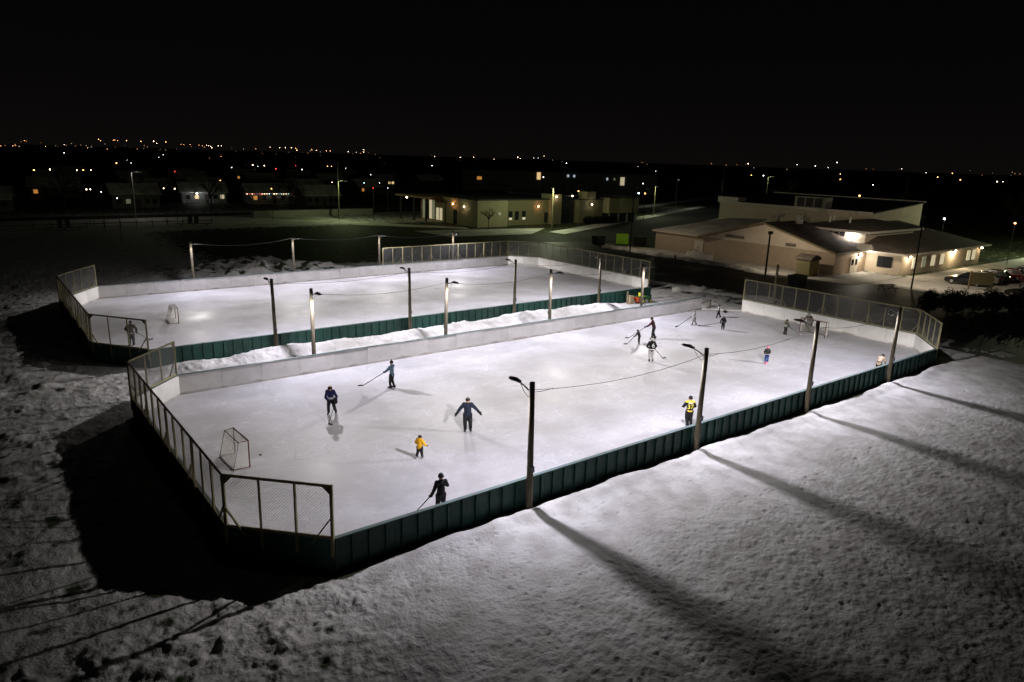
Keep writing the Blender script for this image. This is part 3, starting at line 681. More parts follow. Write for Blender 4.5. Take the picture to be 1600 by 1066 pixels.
def person(pos, face, Hh, label, pose=None, top='c_navy', legs='c_black', glove='c_black', boot='c_black', hat='c_black', hatkind='helmet', bulk=1.0, lean=0.0, paint=None, extra=None):
    """face: compass heading of the chest (deg, 0 = +y, clockwise). pose: joints in fractions of height, x right, y forward, z up"""
    t = thing('person', (pos[0], pos[1], 0), label, 'person', 'people on the ice', -R(face))
    J = dict(pel=(0, 0, .53), ab=(0, 0, .63), ch=(0, 0, .745), nk=(0, 0, .845), hd=(0, .012, .905), ht=(0, .008, .955),
             sl=(-.094, 0, .800), sr=(.094, 0, .800), el=(-.155, -.01, .655), er=(.155, -.01, .655), wl=(-.165, .07, .535), wr=(.165, .07, .535),
             hl=(-.052, 0, .505), hr=(.052, 0, .505), kl=(-.062, .03, .29), kr=(.062, .03, .29), al=(-.072, -.01, .085), ar=(.072, -.01, .085))
    ca, sa = math.cos(lean), math.sin(lean)
    for k in ('ab', 'ch', 'nk', 'hd', 'ht', 'sl', 'sr', 'el', 'er', 'wl', 'wr'):
        x, y, z = J[k]; z -= .53; J[k] = (x, y*ca+z*sa, .53+z*ca-y*sa)
    if pose: J.update(pose)
    J = {k: Vector(v)*Hh for k, v in J.items()}
    g = bulk*Hh
    seg = [('pel', 'ab', .086*g, .084*g, top, .82), ('ab', 'ch', .084*g, .086*g, top, .80), ('sl', 'ch', .052*g, .075*g, top, .9), ('sr', 'ch', .052*g, .075*g, top, .9), ('ch', 'nk', .075*g, .045*g, top, .85),
           ('nk', 'hd', .040*Hh, .046*Hh, top, 1), ('hd', 'ht', .056*Hh, .052*Hh, 'skin', 1),
           ('sl', 'el', .048*g, .039*g, top, 1), ('el', 'wl', .039*g, .030*g, top, 1), ('sr', 'er', .048*g, .039*g, top, 1), ('er', 'wr', .039*g, .030*g, top, 1),
           ('pel', 'hl', .075*g, .066*g, legs, .9), ('pel', 'hr', .075*g, .066*g, legs, .9), ('hl', 'kl', .066*g, .048*g, legs, 1), ('kl', 'al', .048*g, .038*g, legs, 1), ('hr', 'kr', .066*g, .048*g, legs, 1), ('kr', 'ar', .048*g, .038*g, legs, 1)]
    mb = MB()
    for a, b, ra, rb, m, fl in seg: capsule(mb, J[a], J[b], ra, rb, 10, fl)
    f = (J['hd']-J['nk']); hd = J['hd'].lerp(J['ht'], .35)
    mb.ell(hd + Vector((0, .056*Hh, -.006*Hh)), (.010*Hh, .014*Hh, .014*Hh), 6, 4)                 # nose
    for s_ in (-1, 1): mb.ell(hd + Vector((s_*.055*Hh, -.003*Hh, -.002*Hh)), (.008*Hh, .013*Hh, .018*Hh), 6, 4)   # ears
    tmp = bpy.data.objects.new('tmp_body', mb.mesh('tmp_body', 'skin')); C.objects.link(tmp)
    rm = tmp.modifiers.new('r', 'REMESH'); rm.mode = 'VOXEL'; rm.voxel_size = .0115*Hh; rm.use_smooth_shade = True
    smo = tmp.modifiers.new('s', 'SMOOTH'); smo.factor = .5; smo.iterations = 3
    dg = bpy.context.evaluated_depsgraph_get()
    body = bpy.data.meshes.new_from_object(tmp.evaluated_get(dg)); body.name = 'body'
    bpy.data.objects.remove(tmp)
    # clothing zones by the nearest limb
    names = ['skin', top, legs]; names += [x for x in ('c_white', 'c_gold', 'c_black', 'c_ltgrey', 'c_brown', 'c_maroon') if x not in names]
    body.materials.clear()
    for x in names: body.materials.append(MATS[x])
    cen = np.empty(len(body.polygons)*3); body.polygons.foreach_get('center', cen); cen = cen.reshape(-1, 3)
    best = np.full(len(cen), 1e9); mi = np.zeros(len(cen), int); sid = np.zeros(len(cen), int)
    for i, (a, b, ra, rb, m, fl) in enumerate(seg):
        A_, B_ = np.array(J[a]), np.array(J[b]); d = B_-A_; u = np.clip(((cen-A_)@d)/max(d@d, 1e-9), 0, 1)
        dist = np.linalg.norm(cen-(A_+u[:, None]*d), axis=1) - (ra+(rb-ra)*u)
        if m == legs: dist = dist + (.012*Hh)                                     # jacket hangs over the hips
        k = dist < best; best[k] = dist[k]; mi[k] = names.index(m); sid[k] = i
    if paint: paint(cen/Hh, sid, mi, names)
    body.polygons.foreach_set('material_index', mi.astype(np.int32)); body.update()
    link('body', body, t)
    # face details
    mb = MB()
    for s_ in (-1, 1): mb.ell(hd + Vector((s_*.021*Hh, .050*Hh, .010*Hh)), (.007*Hh, .005*Hh, .006*Hh), 6, 4)
    mb.box(hd + Vector((0, .051*Hh, -.033*Hh)), (.024*Hh, .006*Hh, .005*Hh)); mb.build('face', 'c_black', t)
    # hat / helmet
    mb = MB()
    if hatkind == 'helmet':
        mb.ell(hd + Vector((0, -.004*Hh, .004*Hh)), (.069*Hh, .08*Hh, .073*Hh), 14, 6, zmin=-.25)
        for s_ in (-1, 1): mb.box(hd + Vector((s_*.064*Hh, .0, -.025*Hh)), (.012*Hh, .04*Hh, .04*Hh))
        nm = 'helmet'
    elif hatkind == 'mask':
        mb.ell(hd + Vector((0, .006*Hh, -.012*Hh)), (.074*Hh, .086*Hh, .09*Hh), 14, 8, zmin=-.8)
        for k in range(4): mb.tube([hd + Vector((-.05*Hh, .085*Hh, (.02-.022*k)*Hh)), hd + Vector((0, .105*Hh, (.02-.022*k)*Hh)), hd + Vector((.05*Hh, .085*Hh, (.02-.022*k)*Hh))], .004*Hh, 5)
        nm = 'goalie_mask'
    else:
        mb.ell(hd + Vector((0, -.006*Hh, .012*Hh)), (.061*Hh, .066*Hh, .072*Hh), 14, 6, zmin=-.15)
        mb.tube([hd + Vector((0, -.006*Hh, -.004*Hh)), hd + Vector((0, -.006*Hh, .022*Hh))], [.066*Hh, .065*Hh], 14)
        if hatkind == 'bobble': mb.ell(hd + Vector((0, -.006*Hh, .098*Hh)), (.026*Hh,)*3, 8, 6)
        nm = 'knit_hat'
    mb.build(nm, hat, t, smooth=True)
    # gloves and skates
    if glove not in GL: GL[glove] = glove_mesh(glove)
    if boot not in SK: SK[boot] = skate_mesh(boot)
    for e, w in (('el', 'wl'), ('er', 'wr')):
        d = (J[w]-J[e]).normalized(); qn = Vector((0, 0, -1)).rotation_difference(d)
        M = Matrix.Translation(J[w]) @ qn.to_matrix().to_4x4() @ Matrix.Diagonal((-1 if w == 'wl' else 1, 1, 1, 1)) @ Matrix.Scale(Hh/1.75*1.25, 4)
        link('glove', GL[glove], t, mw=M)
    for k_, a in (('kl', 'al'), ('kr', 'ar')):
        lift = J[a].z - .085*Hh
        M = Matrix.Translation((J[a].x, J[a].y, lift)) @ Matrix.Rotation(R(8 if a == 'al' else -8), 4, 'Z') @ Matrix.Scale(Hh/1.75, 4)
        link('skate', SK[boot], t, mw=M)
    if extra: extra(t, J, Hh)
    Mw = Matrix.Translation((pos[0], pos[1], 0)) @ Matrix.Rotation(-R(face), 4, 'Z')
    return t, {k: Mw @ v for k, v in J.items()}
def stick(a, blade, label, m='c_black', along=None, top=None):
    """hockey stick: shaft through the hand at a down to the heel of the blade"""
    a, b = Vector(a), Vector(blade); d = (b-a).normalized(); up_ = a - d*(top if top is not None else .45)
    t = thing('hockey_stick', (b.x, b.y, 0), label, 'hockey stick', 'hockey sticks held by the players')
    o = Vector((b.x, b.y, 0)); mb = MB(); mb.beam(up_-o, b-o, .024, .034); mb.build('shaft', m, t)
    f = Vector((d.x, d.y, 0)).normalized() if along is None else Vector((*along, 0)).normalized(); sd = Vector((-f.y, f.x, 0))
    mb = MB(); c = b - o
    mb.add([c+Vector((0,0,-.02))+sd*.012, c+f*.16+sd*.015, c+f*.30+sd*.05, c+f*.30+sd*.05+Vector((0,0,.075)), c+f*.14+sd*.015+Vector((0,0,.075)), c+Vector((0,0,.06))+sd*.012,
            c+Vector((0,0,-.02))-sd*.012, c+f*.16-sd*.0, c+f*.30+sd*.035, c+f*.30+sd*.035+Vector((0,0,.075)), c+f*.14-sd*.0+Vector((0,0,.075)), c+Vector((0,0,.06))-sd*.012],
           [(0,1,2,3,4,5)[::-1], (6,7,8,9,10,11)] + [(i, (i+1)%6, (i+1)%6+6, i+6) for i in range(6)])
    mb.build('blade', m, t)
def text_part(t, body, txt, size, M, m, name='number'):
    cu = bpy.data.curves.new('txt', 'FONT'); cu.body = txt; cu.size = size; cu.align_x = 'CENTER'; cu.align_y = 'CENTER'; cu.extrude = .004; cu.offset = .012*size
    o = bpy.data.objects.new('txt', cu); C.objects.link(o); dg = bpy.context.evaluated_depsgraph_get()
    me_ = bpy.data.meshes.new_from_object(o.evaluated_get(dg)); bpy.data.objects.remove(o); me_.materials.clear(); me_.materials.append(MATS[m]); me_.name = name
    # wrap the flat lettering onto the rounded back
    for v in me_.vertices: v.co.z -= 1.6*v.co.x**2
    link(name, me_, t, mw=M)
TOC = 38.1      # heading straight away from the camera
def stripes(bands, on=(0, 1, 2, 3, 4)):
    def f(c, sid, mi, names):
        for z0, z1, m in bands:
            k = (c[:, 2] > z0) & (c[:, 2] < z1) & np.isin(sid, on); mi[k] = names.index(m)
    return f

# 1 blue jersey, towards the camera, stick out in front
t, J = person((8.9, 14.35), TOC+172, 1.78, 'player in dark blue striped jersey bent over his stick', top='c_blue', legs='c_black', hat='c_black', lean=.38,
    pose=dict(kl=(-.085, .05, .285), kr=(.075, .06, .285), al=(-.13, -.03, .09), ar=(.085, .05, .085), el=(-.175, .10, .62), wl=(-.18, .20, .50), er=(.14, .16, .60), wr=(.05, .26, .52)), bulk=1.12, paint=stripes([(.515, .535, 'c_white'), (.555, .57, 'c_white')]))
stick(J['wl'], (8.10, 12.95, .03), 'hockey stick of the player in the dark blue jersey', along=(.3, -1), top=.35)
# 2 light blue sweater and bobble hat, pointing the stick left
t, J = person((13.82, 16.5), TOC-62, 1.80, 'player in pale blue sweater and bobble hat pointing a stick left', top='c_ltblue', legs='c_black', hat='c_brown', hatkind='bobble', bulk=1.0,
    pose=dict(el=(-.14, .10, .67), wl=(-.08, .22, .58), er=(.12, .13, .66), wr=(.03, .26, .57), al=(-.06, .02, .085), ar=(.07, -.04, .085)))
stick((J['wl']+J['wr'])/2, (12.28, 17.35, .22), 'hockey stick pointed left by the player in pale blue', along=(-1, .35), top=.35)
# 3 arms spread, facing the camera
t, J = person((13.72, 8.05), TOC+176, 1.93, 'man in dark navy jacket gliding with both arms spread wide', top='c_navy', legs='c_black', hat='c_black', hatkind='knit', bulk=1.22, boot='c_black', lean=.10,
    pose=dict(el=(-.21, .02, .69), wl=(-.31, .08, .595), er=(.20, .01, .675), wr=(.285, .09, .565), kl=(-.078, .055, .285), kr=(.07, .035, .29), al=(-.085, -.02, .085), ar=(.06, .01, .085)))
# 4 child in yellow
person((9.88, 6.43), TOC+24, 1.22, 'small child in bright yellow jacket and dark helmet', top='c_yellow', legs='c_char', hat='c_black', bulk=1.32, boot='c_ltgrey',
    pose=dict(el=(-.19, .0, .66), wl=(-.20, .10, .57), er=(.20, .0, .66), wr=(.23, .10, .57), al=(-.12, -.06, .085), ar=(.085, .05, .085), kl=(-.09, .01, .29), hl=(-.06, 0, .50), hr=(.06, 0, .50)))
# 5 dark figure by the near boards
t, J = person((7.75, 1.15), TOC-28, 1.86, 'man dressed all in black standing just behind the near boards', top='c_black', legs='c_black', hat='c_char', hatkind='knit', bulk=1.08,
    pose=dict(el=(-.165, -.02, .655), wl=(-.20, .03, .525), er=(.17, .06, .66), wr=(.10, .20, .66)))
stick(J['wl'], (6.62, 1.62, .04), 'hockey stick held low by the man in black', along=(-1, .3), top=.25)
# 6 figure on the far rink
t, J = person((2.75, 35.2), TOC-12, 1.85, 'person in brown jacket behind the corner fence of the far rink', top='c_brown', legs='c_char', hat='c_brown', hatkind='knit', bulk=1.22, lean=.22,
    pose=dict(el=(-.20, .06, .66), wl=(-.14, .17, .52), er=(.19, .08, .66), wr=(.15, .18, .50)), paint=stripes([(.50, .525, 'c_ltgrey')]))
stick(J['wr'], (4.1, 36.2, .04), 'hockey stick of the person in brown on the far rink', along=(1, .2), top=.3)
# 7 number 37
def p37(c, sid, mi, names):
    top_ = np.isin(sid, (0, 1, 2, 3, 4)); k = top_ & (c[:, 2] > .80); mi[k] = names.index('c_gold')
    k = np.isin(sid, (7, 9)) & (c[:, 2] > .80); mi[k] = names.index('c_gold')
    k = top_ & (c[:, 2] > .515) & (c[:, 2] < .555); mi[k] = names.index('c_gold')
    k = np.isin(sid, (8, 10)) & (c[:, 2] > .60) & (c[:, 2] < .63); mi[k] = names.index('c_gold')
def n37(t, J, Hh):
    text_part(t, None, '37', .35, Matrix.Translation((0, -.165, .672*Hh)) @ Matrix.Rotation(R(90), 4, 'X'), 'c_lemon')
    mb = MB(); mb.box((0, -.150, .79*Hh), (.24, .02, .05)); mb.build('name_bar', 'c_white', t)
t, J = person((24.25, 1.95), TOC+2, 1.80, 'player in black and gold jersey numbered 37 beside a lamp pole', top='c_black', legs='c_black', hat='c_black', hatkind='knit', bulk=1.18,
    pose=dict(el=(-.185, .02, .66), wl=(-.16, .14, .60), er=(.17, .05, .66), wr=(.12, .16, .58), al=(-.02, .0, .085), ar=(.09, .05, .085)), paint=p37, extra=n37)
# 8 child left of the pair
t, J = person((35.45, 15.85), TOC-72, 1.24, 'small child in dark snowsuit and helmet beside the maroon jacket', top='c_char', legs='c_char', hat='c_char', bulk=1.28, lean=.35, boot='c_white',
    pose=dict(el=(-.13, .20, .62), wl=(-.06, .30, .52), er=(.13, .20, .62), wr=(.04, .28, .50)))
stick(J['wl'], (34.6, 16.35, .03), 'short hockey stick of the small child in the snowsuit', 'c_char', top=.2)
# 9 maroon jacket
t, J = person((37.75, 16.4), TOC-70, 1.86, 'adult in maroon jacket leaning forward towards the small child', top='c_maroon', legs='c_char', hat='c_char', hatkind='knit', bulk=1.15, lean=.30,
    pose=dict(el=(-.13, .20, .63), wl=(-.05, .33, .545), er=(.14, .18, .63), wr=(.05, .30, .54), al=(-.08, .04, .085), ar=(.08, -.06, .085)))
stick(J['wl'], (36.1, 17.6, .05), 'hockey stick of the adult in the maroon jacket', 'c_char', top=.2)
# 10 black jersey with pale number, pale trousers
def n6(t, J, Hh):
    text_part(t, None, '6', .44, Matrix.Translation((.075, -.19, .70*Hh)) @ Matrix.Rotation(R(90), 4, 'X'), 'c_white')
t, J = person((32.45, 11.95), TOC+4, 1.78, 'player in black jersey and pale grey trousers, back turned', top='c_black', legs='c_ltgrey', hat='c_white', hatkind='helmet', bulk=1.2, lean=.12, boot='c_char',
    pose=dict(el=(-.19, .04, .65), wl=(-.13, .15, .56), er=(.18, .06, .65), wr=(.12, .16, .53)), paint=stripes([(.515, .545, 'c_white')]), extra=n6)
stick(J['wr'], (33.85, 12.0, .03), 'hockey stick of the player in pale grey trousers', 'c_char', along=(1, -.2), top=.85)
# 11 grey sweater
t, J = person((45.0, 17.95), TOC-70, 1.36, 'youngster in pale grey sweater reaching a long stick left', top='c_ltgrey', legs='c_grey', hat='c_grey', hatkind='helmet', bulk=1.05, lean=.15, glove='c_char',
    pose=dict(el=(-.10, .12, .65), wl=(-.05, .22, .56), er=(.12, .12, .65), wr=(.03, .22, .56), al=(-.07, .12, .085), kl=(-.06, .10, .29), ar=(.08, -.10, .085), kr=(.06, .0, .29)))
stick(J['wl'], (43.1, 18.3, .03), 'long hockey stick of the youngster in pale grey', 'c_char', top=.3)
# 12 child at the open corner
t, J = person((49.5, 18.7), TOC-75, 1.28, 'child in white shirt walking at the open corner', top='c_ltgrey', legs='c_black', hat='c_black', bulk=1.15, lean=.12,
    pose=dict(el=(-.14, .06, .66), wl=(-.12, .14, .56), er=(.14, -.04, .66), wr=(.16, .04, .55), al=(-.06, .12, .085), kl=(-.05, .09, .29), ar=(.06, -.14, .10), kr=(.06, -.03, .29)),
    paint=lambda c, sid, mi, names: mi.__setitem__(np.isin(sid, (0, 1, 2, 3, 4)) & (c[:, 1] < -.01), names.index('c_black')))
# 13 dark jersey
t, J = person((45.8, 15.5), TOC-160, 1.22, 'child in dark jersey with grey band holding a stick out left', top='c_black', legs='c_char', hat='c_char', bulk=1.28, lean=.1, boot='c_grey',
    pose=dict(el=(.18, .02, .65), el_=(0, 0, 0), wl=(-.13, .16, .55), er=(.20, .04, .64), wr=(.19, .14, .53)) | dict(el=(-.18, .05, .65)), paint=stripes([(.53, .56, 'c_ltgrey')]))
stick(J['wr'], (45.0, 17.2, .06), 'hockey stick of the child in the dark banded jersey', 'c_char', top=.3)
# 14 pink hat
person((39.33, 6.95), TOC+10, 1.36, 'girl in pink hat, black jacket and blue trousers', top='c_char', legs='c_jeans', hat='c_pink', hatkind='knit', bulk=1.12, boot='c_pink', glove='c_char',
    pose=dict(el=(-.15, .04, .66), wl=(-.11, .12, .57), er=(.15, .04, .66), wr=(.11, .12, .57), al=(-.05, -.02, .085), ar=(.05, .03, .085)), paint=stripes([(.545, .565, 'c_ltgrey')]))
# 15 child by the right goal
t, J = person((49.0, 11.45), TOC+60, 1.36, 'child in dark green top beside the right hand goal', top='c_olive', legs='c_black', hat='c_char', bulk=1.12, lean=.12,
    pose=dict(el=(-.13, .08, .65), wl=(-.06, .19, .55), er=(.15, .08, .65), wr=(.08, .2, .54)), paint=stripes([(.56, .64, 'c_ltgrey')], on=(0,)))
stick(J['wr'], (50.0, 10.75, .03), 'hockey stick of the child beside the right hand goal', 'c_char', top=.2)
# 16 goalkeeper in the right goal
def pads(t, J, Hh):
    for s_ in (-1, 1):
        mb = MB(); mb.box((s_*.16, .10, .40), (.24, .12, .66), rot=Matrix.Rotation(s_*.12, 3, 'Y')); mb.build('leg_pad', 'c_olive', t)
person((51.9, 11.0), TOC-128, 1.72, 'goalkeeper in olive pads and pale mask in the right goal', top='c_olive', legs='c_olive', hat='c_ltgrey', hatkind='mask', bulk=1.3, lean=.25, extra=pads,
    pose=dict(el=(-.22, .06, .65), wl=(-.26, .18, .52), er=(.22, .06, .65), wr=(.26, .18, .50), al=(-.12, -.02, .085), ar=(.12, -.02, .085)))
# 17 bent figure by the near boards
person((43.75, .98), 86, 1.70, 'person in tan and brown jacket bent over behind the right boards', top='c_tan', legs='c_brown', hat='c_brown', hatkind='knit', bulk=1.2, lean=.85,
    pose=dict(el=(-.15, .26, .62), wl=(-.12, .34, .50), er=(.15, .22, .60), wr=(.12, .34, .48), kl=(-.07, .07, .29), kr=(.07, .06, .29)), paint=stripes([(.56, .60, 'c_brown')], on=(0, 1)))
# snow shovel and a plank left at the open corner
t = thing('snow_shovel', (52.2, 19.75, 0), 'black snow shovel leaning at the open corner of the near rink', 'shovel')
mb = MB(); mb.tube([(.0, .0, .10), (-.35, .75, .85)], .02, 6); mb.tube([(-.42, .70, .85), (-.28, .80, .85)], .02, 6); mb.build('handle', 'table_wood', t)
mb = MB(); mb.add([(-.38, -.10, .0), (.38, .12, .0), (.34, .36, .16), (-.42, .14, .16), (-.38, -.10, .02), (.38, .12, .02), (.33, .36, .19), (-.43, .14, .19)], [(0,1,2,3), (7,6,5,4), (0,4,5,1), (1,5,6,2), (2,6,7,3), (3,7,4,0)]); mb.build('scoop', 'rubber', t)
mb = MB(); mb.beam((51.3, 22.25, .55), (53.6, 22.7, .62), .10, .06); mb.beam((51.4, 22.27, 0), (51.4, 22.27, .55), .08, .08); mb.beam((53.5, 22.68, 0), (53.5, 22.68, .60), .08, .08)
tag(mb.build('gate_rail', 'brace_wood'), 'low timber rail standing just outside the open corner', 'rail')

# ------------------------------------------------------------------ beyond the rinks: paved lot, roads, verges
sheet('parking_lot', [(56.5, -4), (78, -4), (84, 14), (84, 70), (70, 74), (57.5, 62)], .02, 'ploughed_asphalt', 'dark ploughed asphalt between the rinks and the school')
sheet('car_park', [(84.1, -10), (150, -10), (150, 21.4), (84.1, 21.4)], .02, 'packed_snow', 'trampled snowy car park beside the school')
sheet('pavement', [(80.5, 21.6), (93.5, 21.6), (93.5, 27), (85.8, 27), (85.8, 58.5), (81.5, 64), (79.5, 62), (79.5, 30)], .045, 'packed_snow', 'snowy pavement along the school wall')
sheet('road', [(86, 66), (320, 175), (320, 190), (84, 80)], .02, 'asphalt_dark', 'dark road running off between the buildings')
sheet('road', [(-60, 138), (150, 140), (150, 147), (-60, 145)], .02, 'asphalt_dark', 'dark road beyond the sports field')
sheet('verge', [(86, 81.5), (190, 128), (190, 131), (86, 86)], .05, 'verge_snow', 'snowy verge in front of the central building')
sheet('verge', [(63, 86), (80, 84), (90, 92), (76, 95), (62, 97)], .05, 'verge_snow', 'snow covered lawn beside the central building')
sheet('verge', [(56, 112), (74, 96), (75, 99), (60, 118)], .05, 'verge_snow', 'snowy bank beside the dark sports field')
sheet('verge', [(110, 72), (200, 112), (200, 117), (108, 76)], .05, 'verge_snow', 'snowy strip along the road behind the school')
sheet('verge', [(150, 126), (320, 196), (320, 202), (150, 131)], .05, 'verge_snow', 'snowy far kerb strip along the distant road')
sheet('path', [(-40, 118), (46, 118), (58, 120), (58, 131), (-40, 134)], .05, 'verge_snow', 'snowy footpath at the back of the field')
mb = MB(); mb.slab([(44, 133, 1.35), (72, 133.6, 1.35), (72, 135.2, 1.35), (44, 134.6, 1.35)], 1.45); tag(mb.build('concrete_wall', 'concrete'), 'long low pale wall across the back of the field', 'wall')
# rail fence by the footpath
t = thing('rail_fence', (-4, 121.5, 0), 'low dark rail fence along the snowy footpath at far left', 'fence')
for k in range(15):
    mb = MB(); mb.beam((k*2.6, .05*k, 0), (k*2.6, .05*k, 1.1), .12); mb.build('post', 'dark_steel', t)
mb = MB(); mb.beam((0, 0, .75), (36.4, .7, .75), .08, .12); mb.build('rail', 'dark_steel', t)
for x, lab in ((8.0, 'dark twin team bench by the far footpath, left one'), (28.5, 'dark twin team bench by the far footpath, right one')):
    t = thing('team_bench', (x, 119.6, 0), lab, 'bench', 'team benches by the far footpath')
    mb = MB(); mb.box((0, 0, .45), (6.0, .5, .1)); mb.build('seat', 'dark_steel', t)
    for dx in (-2.2, 0, 2.2):
        mb = MB(); mb.box((dx, 0, .2), (.1, .45, .4)); mb.build('leg', 'dark_steel', t)
    for dx in (-.55, .55):
        mb = MB(); mb.box((dx, .3, 1.1), (.7, .4, 1.2)); mb.build('locker', 'dark_steel', t)

# ------------------------------------------------------------------ lamps about the place
glow('bulb_white', (1, .95, .9), 60); glow('bulb_pale', (.95, .95, 1), 11); glow('bulb_warm', (1, .70, .40), 22); glow('bulb_orange', (1, .38, .12), 40); glow('bulb_amber', (1, .40, .09), 16); glow('bulb_cyan', (.55, 1, .95), 14); glow('bulb_red', (1, .05, .03), 8); glow('bulb_blue', (.3, .4, 1), 3)
glow('win_warm', (1, .68, .30), .75); glow('win_pale', (.95, .82, .52), .45); glow('win_orange', (1, .42, .08), .42); glow('win_dim', (.75, .85, .5), .10); glow('win_cool', (.75, .85, 1), .5)
def wall_lamp(x, y, z, nrm, energy, col, bulb, label, name='wall_lamp'):
    n = Vector(nrm); t = thing(name, (x, y, z), label, 'wall lamp', 'wall lamps on the buildings')
    mb = MB(); mb.box(n*.06, (.26, .26, .30)); mb.build('housing', 'dark_steel', t)
    gr = .30 if 'blazing' in label else .16; mb = MB(); mb.ell(n*.20, (gr, gr, gr), 10, 8); mb.build('globe', bulb, t, smooth=True)
    lamp('wall_light', n*.45, energy, col, t, .12)
def street_lamp(x, y, h, label, col, energy, bulb, arm=(1, 0), group=None, pole='steel_grey', r=.09):
    t = thing('street_lamp', (x, y, 0), label, 'street lamp', group or 'street lamps around the buildings')
    a = Vector((*arm, 0))
    mb = MB(); mb.tube([(0, 0, 0), (0, 0, h*.5), (0, 0, h)], [r*1.2, r, r*.8], 8); mb.build('pole', pole, t)
    mb = MB(); mb.tube([Vector((0, 0, h-.1)), a*.6+Vector((0, 0, h+.1)), a*1.3+Vector((0, 0, h+.12))], .05, 6); mb.build('arm', pole, t)
    mb = MB(); c = a*1.6+Vector((0, 0, h+.12)); mb.box(c, (.7, .7, .14)); hd = mb.build('lamp_head', 'dark_steel', t)
    mb = MB(); mb.box(c-Vector((0, 0, .10)), (.5, .5, .04)); mb.build('lens', bulb, hd)
    if energy: lamp('street_light', c-Vector((0, 0, .35)), energy, col, t, .15)
GRN = (.90, 1.0, .62); 
street_lamp(88.8, 88.4, 8.4, 'tall slim lamp post in front of the central building', GRN, 2000, 'win_dim', (-.7, -.7), pole='olive_wall')
street_lamp(57.8, 121, 8.2, 'lone lamp post standing at the back of the dark field', (.82, 1, .5), 1100, 'win_dim', (.7, -.7), pole='olive_wall')
street_lamp(140.4, 107, 7.7, 'lamp post on the snowy strip right of the central building', GRN, 900, 'win_dim', (-.6, -.8), pole='olive_wall')
street_lamp(22, 137, 9.0, 'tall street lamp beyond the rail fence at far left', (1, .95, .8), 200, 'win_dim', (.9, -.3), pole='steel_grey', r=.16)
street_lamp(175, 128.5, 8.6, 'pale street lamp behind the school by the road', (1, .97, .85), 500, 'win_dim', (.8, .3))
street_lamp(168, 92, 11.0, 'lamp post rising behind the left of the tall school block', GRN, 700, 'win_dim', (.5, -.6), pole='olive_wall')
street_lamp(138, 17, 8.0, 'nearer lamp post at the right beyond the school car park', GRN, 3500, 'win_dim', (.7, .5), pole='olive_wall')
street_lamp(170, 22, 9.0, 'farther lamp post at the right beyond the school car park', GRN, 900, 'win_dim', (-.7, -.3), pole='olive_wall')
plain_pole(167, 105.6, 13.0, .16, 'dark_steel', 'tall timber utility pole behind the school roof on the left')
plain_pole(205, 72, 14.0, .18, 'dark_steel', 'tall timber utility pole behind the tall school block')
plain_pole(60.0, 126, 12.0, .15, 'dark_steel', 'tall dark pole beside the lone lamp post of the field')

# ------------------------------------------------------------------ the school on the right
sc = thing('school_building', (86, 27.4, 0), 'tan low school with gabled hall and taller block behind', 'building')
so = Vector(sc.location)
def part(mb, name, m, p=None, o=None, smooth=False):
    oo = o if o is not None else so
    mb.v = [tuple(Vector(v)-oo) for v in mb.v]
    return mb.build(name, m, p or sc, smooth=smooth)
# left wing with west-facing snowy roof
mb = MB(); mb.box((95.5, 53.7, 1.45), (19, 9.9, 2.9)); part(mb, 'wall', 'brick_tan')
mb = MB(); mb.box((95.5, 53.7, 2.98), (19.9, 10.7, .26)); part(mb, 'eave', 'stucco_pale')
mb = MB(); mb.slab([(86.2, 59.0, 3.2), (86.2, 46.5, 3.2), (99, 46.5, 5.5), (98, 53, 5.2)], .12); mb.slab([(86.2, 59.0, 3.2), (98, 53, 5.2), (105.5, 59, 3.2)], .12); part(mb, 'roof', 'roof_snow')
for s_ in (0, 1):
    mb = MB(); mb.box((85.93, 49.25+.86*s_, 1.12), (.08, .82, 2.2)); dr = part(mb, 'door', 'door_white')
    mb = MB(); mb.tube([(85.86, 49.6+.25*s_, 1.05), (85.84, 49.6+.25*s_, 1.25)], .03, 6); part(mb, 'handle', 'steel_grey', dr)
# gabled hall
yl, yr, ap = 48.7, 27.4, 38.2
mb = MB(); mb.add([(86, yl, 0), (86, yr, 0), (108, yr, 0), (108, yl, 0), (86, yl, 3.0), (86, yr, 3.0), (108, yr, 3.0), (108, yl, 3.0)], [(0,1,5,4), (1,2,6,5), (2,3,7,6), (3,0,4,7)]); part(mb, 'wall', 'brick_tan')
mb = MB(); mb.prism([(yl, 2.95), (yl, 3.05), (ap, 5.85), (yr, 3.05), (yr, 2.95)], (0, 1, 0), (0, 0, 1), (85.97, 0, 0), (.2, 0, 0)); part(mb, 'gable', 'stucco_cream')
mb = MB(); mb.slab([(85.1, ap, 6.15), (85.1, yr-.6, 3.05), (95.4, yr-.6, 3.05), (95.4, ap, 6.15)], .22); mb.slab([(85.1, yl+.6, 3.05), (85.1, ap, 6.15), (95.4, ap, 6.15), (95.4, yl+.6, 3.05)], .22); part(mb, 'roof', 'roof_shingle')
for a, b in (((85.0, yl+.6, 2.98), (85.0, ap, 6.08)), ((85.0, ap, 6.08), (85.0, yr-.6, 2.98))):
    mb = MB(); mb.beam(a, b, .10, .26); part(mb, 'bargeboard', 'brace_wood')
mb = MB(); mb.beam((85.1, yr-.68, 3.0), (94.0, yr-.68, 3.0), .12, .16); part(mb, 'gutter', 'white_trim')
for y0, w in ((43.2, 3.2), (34.0, 1.5)):
    mb = MB(); mb.box((85.90, y0, 3.55 if w > 2 else 3.35), (.1, w, .45)); f = part(mb, 'vent', 'roof_shingle')
    for k in range(4):
        mb = MB(); mb.box((85.83, y0, (3.40 if w > 2 else 3.20)+.11*k), (.05, w-.1, .03)); part(mb, 'louvre', 'concrete', f)
mb = MB(); mb.box((85.9, 46.3, 3.4), (.2, .5, .3)); part(mb, 'floodlight', 'door_white')
